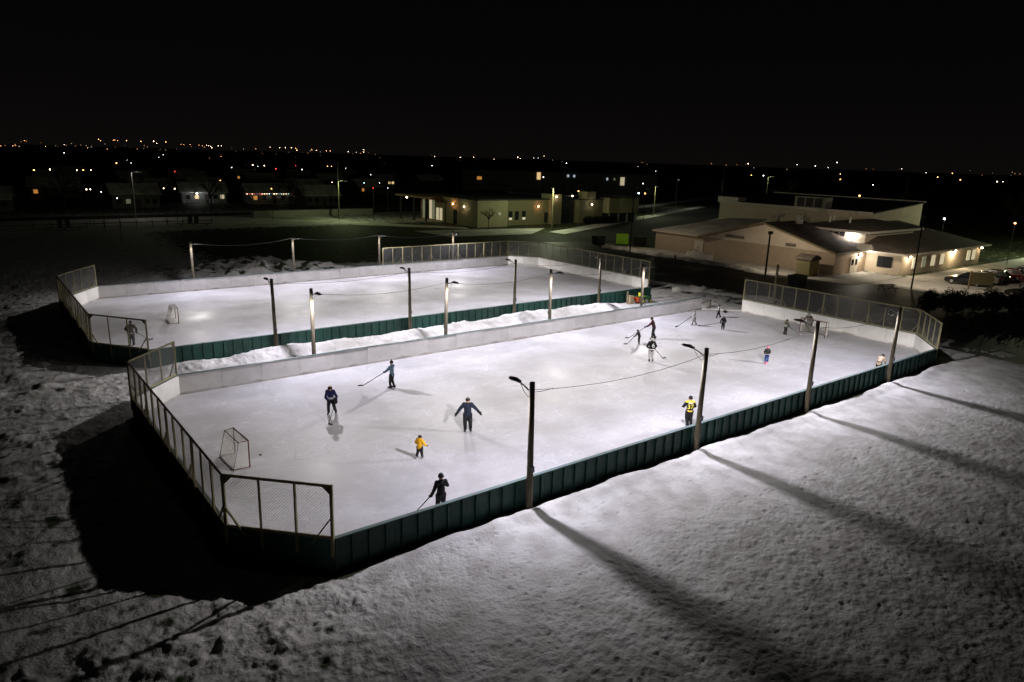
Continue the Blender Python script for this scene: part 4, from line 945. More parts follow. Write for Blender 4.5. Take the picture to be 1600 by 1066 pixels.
mb = MB(); mb.tube([(98, 44, 5.2), (98, 44, 6.2), (98.2, 43.6, 6.6), (98.5, 43.2, 6.4)], .35, 10); part(mb, 'roof_vent', 'white_trim', smooth=True)
mb = MB(); mb.box((92.5, 37.0, 6.5), (.7, .7, 1.4)); part(mb, 'chimney', 'concrete')
for x, y in ((97.5, 35), (98, 32.2), (101, 36.3)):
    mb = MB(); mb.tube([(x, y, 5.3), (x, y, 7.0)], .14, 8); part(mb, 'vent_pipe', 'white_trim')
# clerestory with white fascia, dark hipped top
mb = MB(); mb.box((103, 33.2, 4.15), (15, 9.6, 2.1)); part(mb, 'upper_wall', 'stucco_cream')
mb = MB(); mb.box((103, 33.2, 5.3), (17.0, 11.6, .34)); part(mb, 'fascia', 'white_trim')
mb = MB()
c0 = [(94.4, 27.3, 5.48), (111.6, 27.3, 5.48), (111.6, 39.1, 5.48), (94.4, 39.1, 5.48)]; r0, r1 = (99.5, 33.2, 6.5), (107, 33.2, 6.5)
mb.add(c0+[r0, r1], [(0,1,5,4), (1,2,5), (2,3,4,5), (3,0,4), (3,2,1,0)]); part(mb, 'hip_roof', 'roof_shingle')
for k in range(3):
    mb = MB(); mb.box((95.45, 33.6-.9*k, 4.7), (.12, .75, .6)); part(mb, 'window', 'window_dark')
# entry recess and right wing
mb = MB(); mb.box((108, 28.4, 1.44), (27, 11.6, 2.88)); part(mb, 'wing_wall', 'stucco_pale')
e = [(93.4, 21.7, 3.05), (122.3, 21.7, 3.05), (122.3, 34.0, 3.05), (93.4, 34.0, 3.05)]
mb = MB(); mb.slab([e[0], e[1], (117, 33.9, 5.9), (103.5, 33.9, 5.9)], .2); mb.slab([e[3], e[0], (103.5, 33.9, 5.9)], .2); mb.slab([e[1], e[2], (117, 33.9, 5.9)], .2); part(mb, 'wing_roof', 'roof_shingle')
mb = MB(); mb.beam((93.3, 21.55, 2.95), (122.4, 21.55, 2.95), .14, .26); mb.beam((93.25, 21.6, 2.95), (93.25, 27.0, 2.95), .14, .26); part(mb, 'wing_fascia', 'white_trim')
for s_ in (0, 1):
    mb = MB(); mb.box((90.6+1.0*s_, 27.28, 1.1), (.95, .08, 2.2)); dr = part(mb, 'entry_door', 'door_white')
    mb = MB(); mb.box((90.6+1.0*s_, 27.22, 1.5), (.5, .05, .8)); part(mb, 'pane', 'window_dark', dr)
for s_ in (0, 1):
    mb = MB(); mb.box((94.43, 24.2+1.05*s_, 1.65), (.12, .95, 1.5)); part(mb, 'window', 'window_dark')
for k, x in enumerate((98.5, 101.5, 104.5, 107.5, 117, 119)):
    mb = MB(); mb.box((x, 22.55, 1.5), (1.1, .12, 1.5)); part(mb, 'window', 'win_pale' if k != 1 else 'win_dim')
mb = MB(); mb.prism([(-1.2, 0), (1.2, 0), (0, .8)], (1, 0, 0), (0, 0, 1), (93, 26.2, 3.1), (0, 1.6, 0)); part(mb, 'porch_gable', 'white_trim')
# tall block behind
mb = MB(); mb.add([(108.5, 34.2, 0), (126, 34.2, 0), (126, 63, 0), (108.5, 63, 0), (108.5, 34.2, 7.1), (126, 34.2, 8.5), (126, 63, 8.5), (108.5, 63, 7.1)], [(0,1,5,4), (1,2,6,5), (2,3,7,6), (3,0,4,7)]); part(mb, 'tall_wall', 'stucco_cream')
mb = MB(); mb.slab([(108.2, 33.9, 7.25), (126.2, 33.9, 8.68), (126.2, 63.2, 8.68), (108.2, 63.2, 7.25)], .16); part(mb, 'tall_roof', 'roof_membrane')
mb = MB(); mb.beam((108.1, 33.9, 7.2), (108.1, 63.2, 7.2), .1, .3); part(mb, 'parapet', 'white_trim'); mb = MB(); mb.beam((126.3, 33.9, 8.72), (126.3, 63.2, 8.72), .14, .26); part(mb, 'parapet', 'white_trim')
ac = []
mb = MB(); mb.box((110.0, 45.2, 8.15), (2.2, 5.6, 1.9)); a0 = part(mb, 'cooling_unit', 'concrete')
for k in range(3):
    mb = MB(); mb.box((108.84, 43.6+1.6*k, 8.15), (.1, 1.25, 1.5)); part(mb, 'grille', 'roof_membrane', a0)
mb = MB(); mb.box((110, 61.5, 7.6), (2.4, 4.5, 1.0)); part(mb, 'cooling_unit', 'white_trim')
wall_lamp(95.3, 30.3, 4.75, (-1, 0, 0), 90, (.95, .95, 1), 'bulb_white', 'blazing white floodlight high on the school clerestory')
wall_lamp(92.3, 27.25, 2.45, (0, -1, 0), 240, (1, .90, .72), 'bulb_white', 'bright lamp above the white school entry doors')
wall_lamp(96.4, 22.5, 2.5, (0, -1, 0), 200, (1, .82, .55), 'bulb_warm', 'lamp at the corner of the lit school windows')
wall_lamp(111.0, 22.5, 2.6, (0, -1, 0), 480, (1, .80, .50), 'bulb_warm', 'warm wall lamp above the parked cars')
wall_lamp(121.0, 22.5, 2.5, (0, -1, 0), 60, (1, .78, .45), 'bulb_warm', 'small lamp at the far right end of the school')
# garden shed
sh = thing('garden_shed', (82.6, 29.2, 0), 'small ochre doored shed against the school wall', 'shed')
mb = MB(); mb.box((0, 0, 1.1), (2.2, 1.9, 2.2)); mb.build('wall', 'shed_olive', sh)
mb = MB(); mb.prism([(-1.25, 2.15), (1.25, 2.15), (1.1, 2.5), (0, 2.85), (-1.1, 2.5)], (1, 0, 0), (0, 0, 1), (0, -1.15, 0), (0, 2.3, 0)); mb.build('roof', 'roof_shingle', sh)
for s_ in (-1, 1):
    mb = MB(); mb.box((s_*.45, -.98, 1.05), (.84, .08, 1.95)); mb.build('door', 'shed_ochre', sh)
# picnic table
pt = thing('picnic_table', (80.4, 17.6, 0), 'dark picnic table on the snow before the school', 'picnic table', rz=R(-30))
mb = MB(); mb.box((0, 0, .75), (1.9, .75, .06)); mb.build('table_top', 'table_wood', pt)
for s_ in (-1, 1):
    mb = MB(); mb.box((0, s_*.7, .45), (1.9, .28, .05)); mb.build('bench', 'table_wood', pt)
    mb = MB(); mb.beam((s_*.7, -.75, 0), (s_*.7, .1, .72), .08); mb.beam((s_*.7, .75, 0), (s_*.7, -.1, .72), .08); mb.build('leg', 'table_wood', pt)
# waste bins on the lot
for k, (x, y, m, lab) in enumerate(((72.6, 24.6, 'dark_steel', 'dark waste container on the lot before the shed'), (80.6, 66.6, 'dark_steel', 'dark waste container left of the lime green panel'), (86.6, 62.6, 'dark_steel', 'dark waste container right of the lime green panel'))):
    t = thing('waste_bin', (x, y, 0), lab, 'bin'); mb = MB(); mb.prism([(-.8, .12), (.8, .12), (1.0, 1.35), (-1.0, 1.35)], (1, 0, 0), (0, 0, 1), (0, -.7, 0), (0, 1.4, 0)); mb.build('body', m, t)
    mb = MB(); mb.box((0, 0, 1.42), (2.05, 1.5, .1)); mb.build('lid', 'rubber', t)
    for sx in (-.7, .7):
        mb = MB(); mb.tube([(sx, -.6, .1), (sx, .6, .1)], .1, 8); mb.build('wheel', 'rubber', t)
t = thing('notice_panel', (84.0, 64.3, 0), 'lime green square panel on short posts beyond the lot', 'panel', rz=R(-38))
mb = MB(); mb.box((0, 0, 1.05), (2.1, .12, 1.75)); mb.build('board', 'lime_panel', t)
for sx in (-.9, .9):
    mb = MB(); mb.box((sx, .1, .9), (.1, .1, 1.8)); mb.build('post', 'dark_steel', t)
mb = MB(); mb.box((-.1, -.07, .55), (.7, .02, .08)); mb.build('lettering_strip', 'machine_green', t)
t = thing('bollard', (73.5, 44, 0), 'short dark bollard on the kerb of the lot', 'bollard'); mb = MB(); mb.tube([(0, 0, 0), (0, 0, 1.3), (0, 0, 1.4)], [.16, .15, .08], 10); mb.build('post', 'dark_steel', t)
mb = MB(); mb.tube([(0, 0, 1.05), (0, 0, 1.18)], .165, 10); mb.build('band', 'steel_grey', t)
# snow ridges left by the plough along the lot
def ridge(pts, w, h, label, m='packed_snow'):
    mb = MB(); P = []
    n = 7
    for i, (x, y) in enumerate(pts):
        x0, y0 = pts[max(i-1, 0)]; x1, y1 = pts[min(i+1, len(pts)-1)]; d = Vector((x1-x0, y1-y0)).normalized()
        hh = h*random.uniform(.5, 1.2); ww = w*random.uniform(.7, 1.25)
        for k in range(n):
            u = k/(n-1)*2-1; P.append((x-d.y*u*ww, y+d.x*u*ww, .03+hh*max(0, 1-u*u)*random.uniform(.75, 1.2)))
    F = [(i*n+k, (i+1)*n+k, (i+1)*n+k+1, i*n+k+1) for i in range(len(pts)-1) for k in range(n-1)]
    mb.add(P, F); return structure(mb.build('snow_ridge', m, smooth=True), label)
def line(a, b, n, j=.4): return [(a[0]+(b[0]-a[0])*i/n+random.gauss(0, j), a[1]+(b[1]-a[1])*i/n+random.gauss(0, j)) for i in range(n+1)]
ridge(line((79.3, 64), (79.0, 32), 40), .9, .45, 'ploughed snow ridge along the school pavement')
ridge(line((84.2, 50), (83.4, 45), 8, .2), .8, 1.0, 'heaped snow beside the white school doors')
ridge(line((57.6, 40), (62, 20), 24), 1.0, .35, 'ploughed snow ridge behind the right end of the near rink')
ridge(line((57, 31), (61, 29), 8), 1.4, .5, 'snow heap beside the corner of the far rink')
ridge(line((78, 12), (100, 7), 20), .8, .35, 'snow ridge along the edge of the car park')
# parked machine and crate by the corner of the far rink
t = thing('lawn_tractor', (48.7, 27.45, 0), 'small green and orange tractor parked against the green boards', 'tractor')
mb = MB(); mb.prism([(-.75, .35), (.75, .35), (.85, .62), (.25, .72), (.1, .55), (-.35, .55), (-.45, .75), (-.8, .72)], (1, 0, 0), (0, 0, 1), (0, -.3, 0), (0, .6, 0)); mb.build('body', 'machine_green', t)
mb = MB(); mb.box((-.45, 0, .85), (.12, .5, .4)); mb.box((-.25, 0, .72), (.4, .5, .1)); mb.build('seat', 'machine_yellow', t)
mb = MB(); mb.tube([(.15, 0, .6), (0, 0, 1.0)], .025, 6); mb.tube([(.0+.16*math.cos(a)*.5, .16*math.sin(a), 1.0+.08*math.cos(a)) for a in np.linspace(0, 6.28, 10)], .02, 5); mb.build('steering_wheel', 'rubber', t)
mb = MB(); mb.box((-.95, 0, .42), (.35, .7, .5)); mb.build('engine_cover', 'machine_orange', t)
for sx, r in ((-.5, .27), (.6, .2)):
    for sy in (-1, 1):
        mb = MB(); mb.tube([(sx, sy*.34, r), (sx, sy*.48, r)], r, 14); w = mb.build('wheel', 'rubber', t)
        mb = MB(); mb.tube([(sx, sy*.47, r), (sx, sy*.50, r)], r*.5, 10); mb.build('hub', 'machine_yellow', w)
t = thing('wooden_crate', (47.1, 27.75, 0), 'pale wooden crate with upright plank by the tractor', 'crate')
mb = MB(); mb.box((0, 0, .42), (.55, .5, .8)); mb.build('box', 'box_wood', t)
mb = MB(); mb.box((-.38, .05, .65), (.14, .05, 1.3)); mb.build('plank', 'box_wood', t)

# ------------------------------------------------------------------ cars
def car(x, y, rz, paint, label, L=4.6, Wd=1.82, Hc=1.55):
    t = thing('parked_car', (x, y, .05), label, 'car', 'cars parked beside the school', rz)
    low = [(-L/2, .32), (-L/2+.12, .22), (L/2-.15, .22), (L/2, .36), (L/2-.02, .70), (L/2-.35, .86), (L*.17, .98), (-L*.40, 1.00), (-L/2+.06, .92)]
    cabp = [(L*.20, .96), (L*.045, Hc-.05), (-L*.08, Hc), (-L*.30, Hc-.04), (-L*.44, .98)]
    me_ = MB(); me_.prism(low, (1, 0, 0), (0, 0, 1), (0, -Wd/2, 0), (0, Wd, 0)); b = me_.build('body', paint, t)
    bv = b.modifiers.new('bevel', 'BEVEL'); bv.width = .09; bv.segments = 3; bv.limit_method = 'ANGLE'
    mb = MB(); n = len(cabp); P = [(p, -Wd/2+.10+.16*(q_-.96)/.6, q_) for p, q_ in cabp] + [(p, Wd/2-.10-.16*(q_-.96)/.6, q_) for p, q_ in cabp]
    mb.add(P, [tuple(range(n))[::-1], tuple(range(n, 2*n))] + [(i, (i+1)%n, (i+1)%n+n, i+n) for i in range(n)]); cb = mb.build('cabin', paint, t)
    bv = cb.modifiers.new('bevel', 'BEVEL'); bv.width = .05; bv.segments = 2
    for s_ in (-1, 1):
        yy = lambda q_: s_*(Wd/2-.095-.16*(q_-.96)/.6)
        for a in ([(L*.155, 1.02), (L*.04, Hc-.13), (-L*.10, Hc-.11), (-L*.10, 1.02)], [(-L*.125, 1.02), (-L*.125, Hc-.11), (-L*.29, Hc-.14), (-L*.385, 1.03)]):
            mb = MB(); mb.add([(p, yy(q_), q_) for p, q_ in a] + [(p, yy(q_)+s_*.012, q_) for p, q_ in a], [(0,1,2,3), (7,6,5,4), (0,4,5,1), (1,5,6,2), (2,6,7,3), (3,7,4,0)]); mb.build('side_window', 'window_dark', t)
        mb = MB(); mb.box((L*.16, s_*(Wd/2+.06), 1.05), (.16, .18, .12)); mb.build('mirror', paint, t)
        for sx in (L*.31, -L*.30):
            mb = MB(); mb.tube([(sx, s_*(Wd/2-.20), .33), (sx, s_*(Wd/2+.015), .33)], .335, 18); w = mb.build('wheel', 'rubber', t)
            mb = MB(); mb.tube([(sx, s_*(Wd/2), .33), (sx, s_*(Wd/2+.03), .33)], .20, 14); mb.build('rim', 'hub_silver', w)
        mb = MB(); mb.box((L/2-.06, s_*(Wd/2-.30), .68), (.12, .38, .14)); mb.build('headlight', 'hub_silver', t)
        mb = MB(); mb.box((-L/2+.05, s_*(Wd/2-.24), .80), (.10, .34, .18)); mb.build('tail_light', 'tail_red', t)
    for a, b_ in (((L*.19, 1.0), (L*.06, Hc-.09)), ((-L*.425, 1.02), (-L*.315, Hc-.08))):
        sg = 1 if a[0] > 0 else -1
        mb = MB(); w0, w1 = Wd/2-.2, Wd/2-.3
        mb.add([(a[0]+sg*.02, -w0, a[1]), (a[0]+sg*.02, w0, a[1]), (b_[0]+sg*.02, w1, b_[1]), (b_[0]+sg*.02, -w1, b_[1]), (a[0]-sg*.01, -w0, a[1]), (a[0]-sg*.01, w0, a[1]), (b_[0]-sg*.01, w1, b_[1]), (b_[0]-sg*.01, -w1, b_[1])],
               [(0,1,2,3), (7,6,5,4), (0,4,5,1), (1,5,6,2), (2,6,7,3), (3,7,4,0)]); mb.build('windscreen', 'window_dark', t)
    return t
car(95.2, 14.6, R(100), 'car_navy', 'dark blue car nearest the school wall behind the tan board')
car(98.4, 14.2, R(98), 'car_silver', 'silver car parked second from the left')
car(101.8, 14.0, R(97), 'car_black', 'black car parked third from the left')
car(105.4, 13.4, R(96), 'car_red', 'red car parked fourth from the left')
car(109.2, 13.0, R(96), 'car_silver', 'grey car at the right edge of the car park', Hc=1.7)
car(90.5, 6.2, R(78), 'car_black', 'black car half hidden behind the dark hedge')
# board on posts
t = thing('sign_board', (92.6, 12.0, 0), 'blank olive tan board on two dark posts before the parked cars', 'sign', rz=R(-42))
mb = MB(); mb.box((0, 0, 1.35), (2.6, .14, 1.5)); mb.build('board', 'shed_olive', t)
for sx in (-1.35, 1.35):
    mb = MB(); mb.box((sx, .0, 1.05), (.16, .16, 2.4)); mb.build('post', 'brace_wood', t)
plain_pole(96.5, 9.0, 2.6, .06, 'dark_steel', 'short thin signpost at the car park edge')

# ------------------------------------------------------------------ the central building
cb_ = thing('community_building', (77, 97.5, 0), 'low sand coloured building with glazed entrance and lit wall lamps', 'building'); co = Vector(cb_.location)
def cp(mb, name, m, p=None): return part(mb, name, m, p or cb_, co)
def blk(x0, x1, y0, y1, z0, z1, name, m, p=None):
    mb = MB(); mb.box(((x0+x1)/2, (y0+y1)/2, (z0+z1)/2), (x1-x0, y1-y0, z1-z0)); return cp(mb, name, m, p)
blk(77.2, 84.8, 98.0, 111, 0, 5.4, 'wall', 'sand_wall'); blk(84.9, 99.5, 99.4, 118, 0, 5.3, 'wall', 'olive_wall')
blk(76.9, 85.1, 97.7, 111.3, 5.42, 5.62, 'roof', 'roof_membrane'); blk(84.9, 99.8, 99.0, 118.4, 5.32, 5.5, 'roof', 'roof_membrane')
blk(99.6, 105.4, 100.2, 118, 0, 5.9, 'glass_front', 'window_dark'); blk(99.2, 105.8, 99.0, 118, 5.95, 6.15, 'roof', 'roof_membrane')
for k in range(6): blk(99.6+1.13*k, 99.72+1.13*k, 100.08, 100.19, 0, 5.9, 'mullion', 'dark_steel')
for z in (2.0, 4.0): blk(99.6, 105.4, 100.04, 100.07, z, z+.1, 'transom', 'dark_steel')
blk(97.2, 99.9, 98.2, 102, 0, 6.5, 'pylon', 'sand_wall')
blk(105.6, 113, 98.6, 116, 0, 5.2, 'wall', 'olive_wall'); blk(105.2, 113.4, 98.3, 116, 5.22, 5.4, 'roof', 'roof_membrane'); blk(107.4, 110.2, 98.2, 101, 5.42, 7.0, 'chimney', 'sand_wall')
blk(113.1, 123.0, 96.6, 114, 2.2, 5.6, 'overhang', 'sand_wall'); blk(112.9, 123.2, 96.3, 114.2, 5.62, 5.8, 'roof', 'roof_membrane'); blk(113.4, 122.6, 97.4, 113, 0, 2.18, 'glass_front', 'window_dark')
for k in range(4): blk(113.6+2.9*k, 113.9+2.9*k, 96.8, 97.1, 0, 2.19, 'column', 'concrete')
# glazed west entrance under a long canopy
blk(77.6, 84.5, 111.4, 121, 0, 4.9, 'entrance_wall', 'rust_wall'); blk(73.0, 84.8, 111.5, 124.5, 5.0, 5.35, 'canopy', 'rust_wall')
for k, (y, m) in enumerate(((112.3, 'win_pale'), (113.7, 'win_pale'), (115.4, 'win_dim'), (116.6, 'win_pale'), (118.0, 'window_dark'), (119.4, 'win_dim'))):
    blk(77.44, 77.58, y-.45, y+.45, .3, 2.9 if k < 2 else 4.4, 'window', m)
for y in (112, 117, 123): blk(73.4, 73.7, y-.15, y+.15, 0, 4.98, 'column', 'dark_steel')
blk(77.04, 77.18, 105.6, 106.7, .1, 3.0, 'door', 'window_dark')
for x, m in ((86.6, 'win_warm'), (88.3, 'window_dark'), (90.2, 'win_warm')): blk(x-.45, x+.45, 99.2, 99.38, 1.2, 3.0, 'window', 'window_dark'); 
for x in (86.5, 90.1): blk(x-.4, x+.4, 99.10, 99.18, 1.2, 1.7, 'lit_pane', 'win_pale')
blk(96.0, 96.9, 99.2, 99.38, .4, 2.6, 'door', 'window_dark'); blk(82.3, 82.9, 97.8, 97.98, 2.4, 3.0, 'emblem', 'win_dim'); 
wall_lamp(77.1, 106.6, 4.2, (-1, 0, 0), 26, (1, .45, .2), 'bulb_orange', 'orange wall lamp over the side door of the central building')
wall_lamp(77.1, 102.4, 3.9, (-1, 0, 0), 18, (1, .85, .6), 'bulb_warm', 'pale wall lamp left of the corner of the central building')
wall_lamp(94.0, 99.3, 3.9, (0, -1, 0), 40, (1, .42, .25), 'bulb_orange', 'reddish wall lamp on the olive front of the central building')
wall_lamp(108.9, 98.15, 4.2, (0, -1, 0), 30, (1, .85, .7), 'bulb_warm', 'pale wall lamp beside the chimney of the central building')
wall_lamp(98.0, 98.1, 6.0, (0, -1, 0), 40, (1, .75, .5), 'bulb_warm', 'left lamp on the entrance pylon of the central building')
wall_lamp(103.4, 98.9, 6.05, (0, -1, 0), 30, (1, .8, .6), 'bulb_warm', 'right lamp at the roof edge of the glazed entrance')
wall_lamp(73.6, 120.5, 4.75, (0, -1, 0), 20, (1, .72, .6), 'bulb_warm', 'lamp under the long canopy of the central building')

# ------------------------------------------------------------------ shrubs and trees
def leaf_cloud(mb, c, r, n, s, rnd):
    for _ in range(n):
        v = Vector((rnd.gauss(0, 1), rnd.gauss(0, 1), rnd.gauss(0, 1))).normalized()*rnd.random()**.45
        p = Vector(c)+Vector((v.x*r[0], v.y*r[1], v.z*r[2])); a = rnd.random()*6.28; e_ = rnd.uniform(-1, 1)
        u = Vector((math.cos(a), math.sin(a), e_*.5))*s; w = Vector((-math.sin(a)*.5, math.cos(a)*.5, .8*rnd.uniform(-1, 1)))*s*.6
        mb.add([p-u, p+w, p+u, p-w], [(0, 1, 2, 3)])
rnd = random.Random(3)
NTH = ['first', 'second', 'third', 'fourth', 'fifth', 'sixth', 'seventh', 'eighth', 'ninth', 'tenth', 'eleventh', 'twelfth']
def shrub(x, y, h, r, label, group):
    t = thing('evergreen_shrub', (x, y, 0), label, 'shrub', group)
    mb = MB()
    for k in range(5):
        a = k*1.3; mb.tube([(0, 0, 0), (r*.3*math.cos(a), r*.3*math.sin(a), h*.6), (r*.4*math.cos(a), r*.4*math.sin(a), h*1.0+rnd.uniform(0, .3))], [.04, .03, .012], 5)
    mb.build('stem', 'bark', t)
    mb = MB(); leaf_cloud(mb, (0, 0, h*.5), (r, r, h*.5), 900, .14, rnd); leaf_cloud(mb, (0, 0, h*.85), (r*.5, r*.5, h*.3), 120, .10, rnd); mb.build('foliage', 'needle', t)
for i in range(12):
    shrub(70.5+1.15*i, 9.3-.50*i+rnd.uniform(-.4, .4), rnd.uniform(1.7, 2.5), rnd.uniform(.8, 1.1), f'dark evergreen shrub, {NTH[i]} from the left in the ragged hedge by the car park', 'dark hedge beyond the right end')
for i in range(8):
    shrub(105.5+1.2*i, 95.8+rnd.uniform(-.3, .3), 1.7, .9, f'low dark shrub, {NTH[i]} from the left under the central building', 'shrubs before the central building')
def bare_tree(x, y, h, label, group=None):
    t = thing('bare_tree', (x, y, 0), label, 'tree', group)
    mb = MB(); mb.tube([(0, 0, 0), (.1, 0, h*.3), (.0, .1, h*.55)], [.05*h*.4, .04*h*.4, .03*h*.4], 7); mb.build('trunk', 'bark', t)
    mb = MB()
    def br(p, d, L, r, k):
        q_ = p + d*L; mb.tube([p, p+d*L*.5+Vector((rnd.gauss(0, .05), rnd.gauss(0, .05), 0))*L, q_], [r, r*.8, r*.55], 4, cap=False)
        if k:
            for _ in range(3): br(p+d*L*rnd.uniform(.55, 1), (d+Vector((rnd.gauss(0, .5), rnd.gauss(0, .5), rnd.gauss(.1, .3)))).normalized(), L*.66, r*.55, k-1)
    for _ in range(6):
        a = rnd.random()*6.28; br(Vector((0, 0, h*rnd.uniform(.3, .55))), Vector((math.cos(a)*.7, math.sin(a)*.7, .8)).normalized(), h*.25, .018*h, 3)
    mb.build('crown', 'bark', t)
bare_tree(77.0, 94.0, 4.5, 'small bare tree at the corner of the central building')
TREES = ((40, 150, 9), (12, 155, 10), (62, 160, 9), (86, 150, 10), (-4, 160, 11), (112, 138, 9), (150, 150, 10), (190, 100, 11), (175, 60, 10), (205, 45, 11), (128, 70, 9))
for i, (x, y, h) in enumerate(TREES):
    bare_tree(x, y, h, f'dark bare tree behind the buildings, {NTH[sorted(range(len(TREES)), key=lambda j: (TREES[j][0]+6.2)/(TREES[j][1]+21)).index(i)]} from the left', 'bare trees in the dark')

# ------------------------------------------------------------------ long block and houses in the dark
def ray(px, py):
    return fw + rt2*((px-800)/1110.29) + up2*((533-py)/1110.29)
def on_plane(px, py, z):
    d = ray(px, py); k = (z-CAM.z)/d.z; return CAM + d*k
lb = thing('long_block', (205, 215, 0), 'long dim two storey block behind the central building with two bright windows', 'building', rz=R(-38.1)); 
def lbp(x0, x1, y0, z0, z1, name, m, t_=.2, p=None):
    mb = MB(); mb.box(((x0+x1)/2, y0, (z0+z1)/2), (x1-x0, t_, z1-z0)); return mb.build(name, m, p or lb)
mb = MB(); mb.box((-2, 7, 4.1), (84, 14, 8.2)); mb.build('wall', 'house_grey', lb)
mb = MB(); mb.box((-2, 7, 8.35), (85, 15, .3)); mb.build('roof', 'roof_membrane', lb)
for x, m, w, z0, z1 in ((-37, 'win_orange', 2.0, 4.2, 5.5), (-11.3, 'win_warm', 1.6, 5.0, 8.0), (1.4, 'win_cool', .9, 6.4, 7.4), (4.0, 'win_cool', .9, 6.4, 7.4), (25, 'win_pale', 1.8, 3.6, 7.0), (18.4, 'win_cool', .7, 5.6, 6.6), (21.5, 'win_dim', .8, 5.6, 6.6)):
    lbp(x-w/2, x+w/2, -.12, z0, z1, 'window', m)
for x in np.arange(-42, 38, 4.6): lbp(x-.6, x+.6, -.10, 1.4, 3.2, 'window', 'window_dark')
def house(x, y, rz, w, d, h, wallm, label, lit=(), group='dark houses of the distant neighbourhood', snow=True):
    t = thing('house', (x, y, 0), label, 'house', group, rz)
    mb = MB(); mb.box((0, 0, h/2), (w, d, h)); mb.prism([(-d/2, h), (d/2, h), (0, h+d*.28)], (0, 1, 0), (0, 0, 1), (-w/2+.02, 0, 0), (w-.04, 0, 0)); mb.build('wall', wallm, t)
    mb = MB(); e_ = .5
    mb.slab([(-w/2-e_, -d/2-e_, h-.1), (w/2+e_, -d/2-e_, h-.1), (w/2+e_, 0, h+d*.28+.12), (-w/2-e_, 0, h+d*.28+.12)], .15); mb.slab([(-w/2-e_, 0, h+d*.28+.12), (w/2+e_, 0, h+d*.28+.12), (w/2+e_, d/2+e_, h-.1), (-w/2-e_, d/2+e_, h-.1)], .15)
    rf = mb.build('roof', 'roof_snow' if snow else 'roof_shingle', t)
    mb = MB(); mb.box((w*.25, d*.1, h+d*.3+.3), (.6, .6, 1.2)); mb.build('chimney', 'house_brown', rf)
    mb = MB(); mb.box((w*.05, -d/2-.04, 1.05), (.95, .1, 2.1)); mb.build('door', 'house_brown', t)
    for k, fx in enumerate((-.36, -.17, .24, .40)):
        mb = MB(); mb.box((w*fx, -d/2-.04, 1.6), (.95, .1, 1.0)); mb.build('window', dict(lit).get(k, 'window_dark'), t)
hrnd = random.Random(11); ORD = ['first','second','third','fourth','fifth','sixth','seventh','eighth','ninth','tenth','eleventh','twelfth','thirteenth','fourteenth','fifteenth','sixteenth','seventeenth','eighteenth','nineteenth','twentieth'] + [f'{k}th' for k in range(21, 60)]; ROWN = ['nearest', 'second', 'third', 'farthest']; LITS = [(), ((0, 'win_orange'),), (), ((2, 'win_warm'), (3, 'win_warm')), (), ((1, 'win_dim'),)]
for r_ in range(4):
    for k in range(13):
        x = -70+k*24+hrnd.uniform(-5, 5)+r_*9; y = 168+r_*48+hrnd.uniform(-7, 7)
        if (r_ == 1 and 130 < x) or (r_ == 0 and x > 110) or (x > 60 and r_ == 0 and abs(x-88) < 14) or (r_ == 0 and 34 < x < 62): continue
        lit = LITS[hrnd.randrange(6)]
        house(x, y, R(hrnd.choice((0, 0, 90, -8))), hrnd.uniform(8.5, 11.5), hrnd.uniform(7, 8.5), hrnd.uniform(2.6, 3.4), hrnd.choice(('house_grey', 'house_brown')), (f'house with a lit window, {ORD[k]} plot from the left in the {ROWN[r_]} distant row' if lit else f'dark unlit house, {ORD[k]} plot from the left in the {ROWN[r_]} distant row'), lit, 'houses with a lit window' if lit else 'unlit distant houses')
for k in range(8):
    house(165+k*17+hrnd.uniform(-4, 4), 8-k*9+hrnd.uniform(-4, 4), R(hrnd.uniform(-20, 20)+50), 12, 9, 3.4, 'house_grey', f'dark unlit house beyond the school, {ORD[k]} of the row at right', (), 'unlit houses at right')
house(46.5, 182, R(-6), 11, 8, 2.9, 'house_white', 'pale house with a brightly lit porch at far left', ((1, 'win_warm'), (3, 'win_pale')), 'pale lit houses at left')
mb = MB(); mb.box((44.5, 176.0, .6), (9, .1, .9)); 
pf = thing('porch_fence', (44.5, 175.5, 0), 'white porch railing before the brightly lit pale house', 'railing')
for k in range(9):
    mb = MB(); mb.box((-4+k, 0, .55), (.1, .1, 1.1)); mb.build('post', 'white_trim', pf)
mb = MB(); mb.box((0, 0, 1.1), (8.4, .12, .1)); mb.build('rail', 'white_trim', pf)
wall_lamp(44.0, 177.2, 2.6, (0, -1, 0), 60, (.9, .95, 1), 'bulb_white', 'white porch lamp of the pale house at left')
house(62, 176, R(-4), 12, 8, 2.9, 'house_white', 'pale house with coloured lights along its eave', ((0, 'win_orange'),), 'pale lit houses at left')
t = thing('string_lights', (62, 171.4, 2.75), 'string of coloured lights along a distant house eave', 'string lights')
mb = MB(); mb.tube([(-7, 0, 0), (7, .2, 0)], .03, 5); mb.build('wire', 'cable_black', t)
for k in range(22):
    mb = MB(); mb.ell((-7+k*.65, 0, -.12), (.05, .05, .06), 6, 4); mb.build('bulb', hrnd.choice(('bulb_red', 'bulb_blue', 'bulb_cyan', 'bulb_warm')), t)

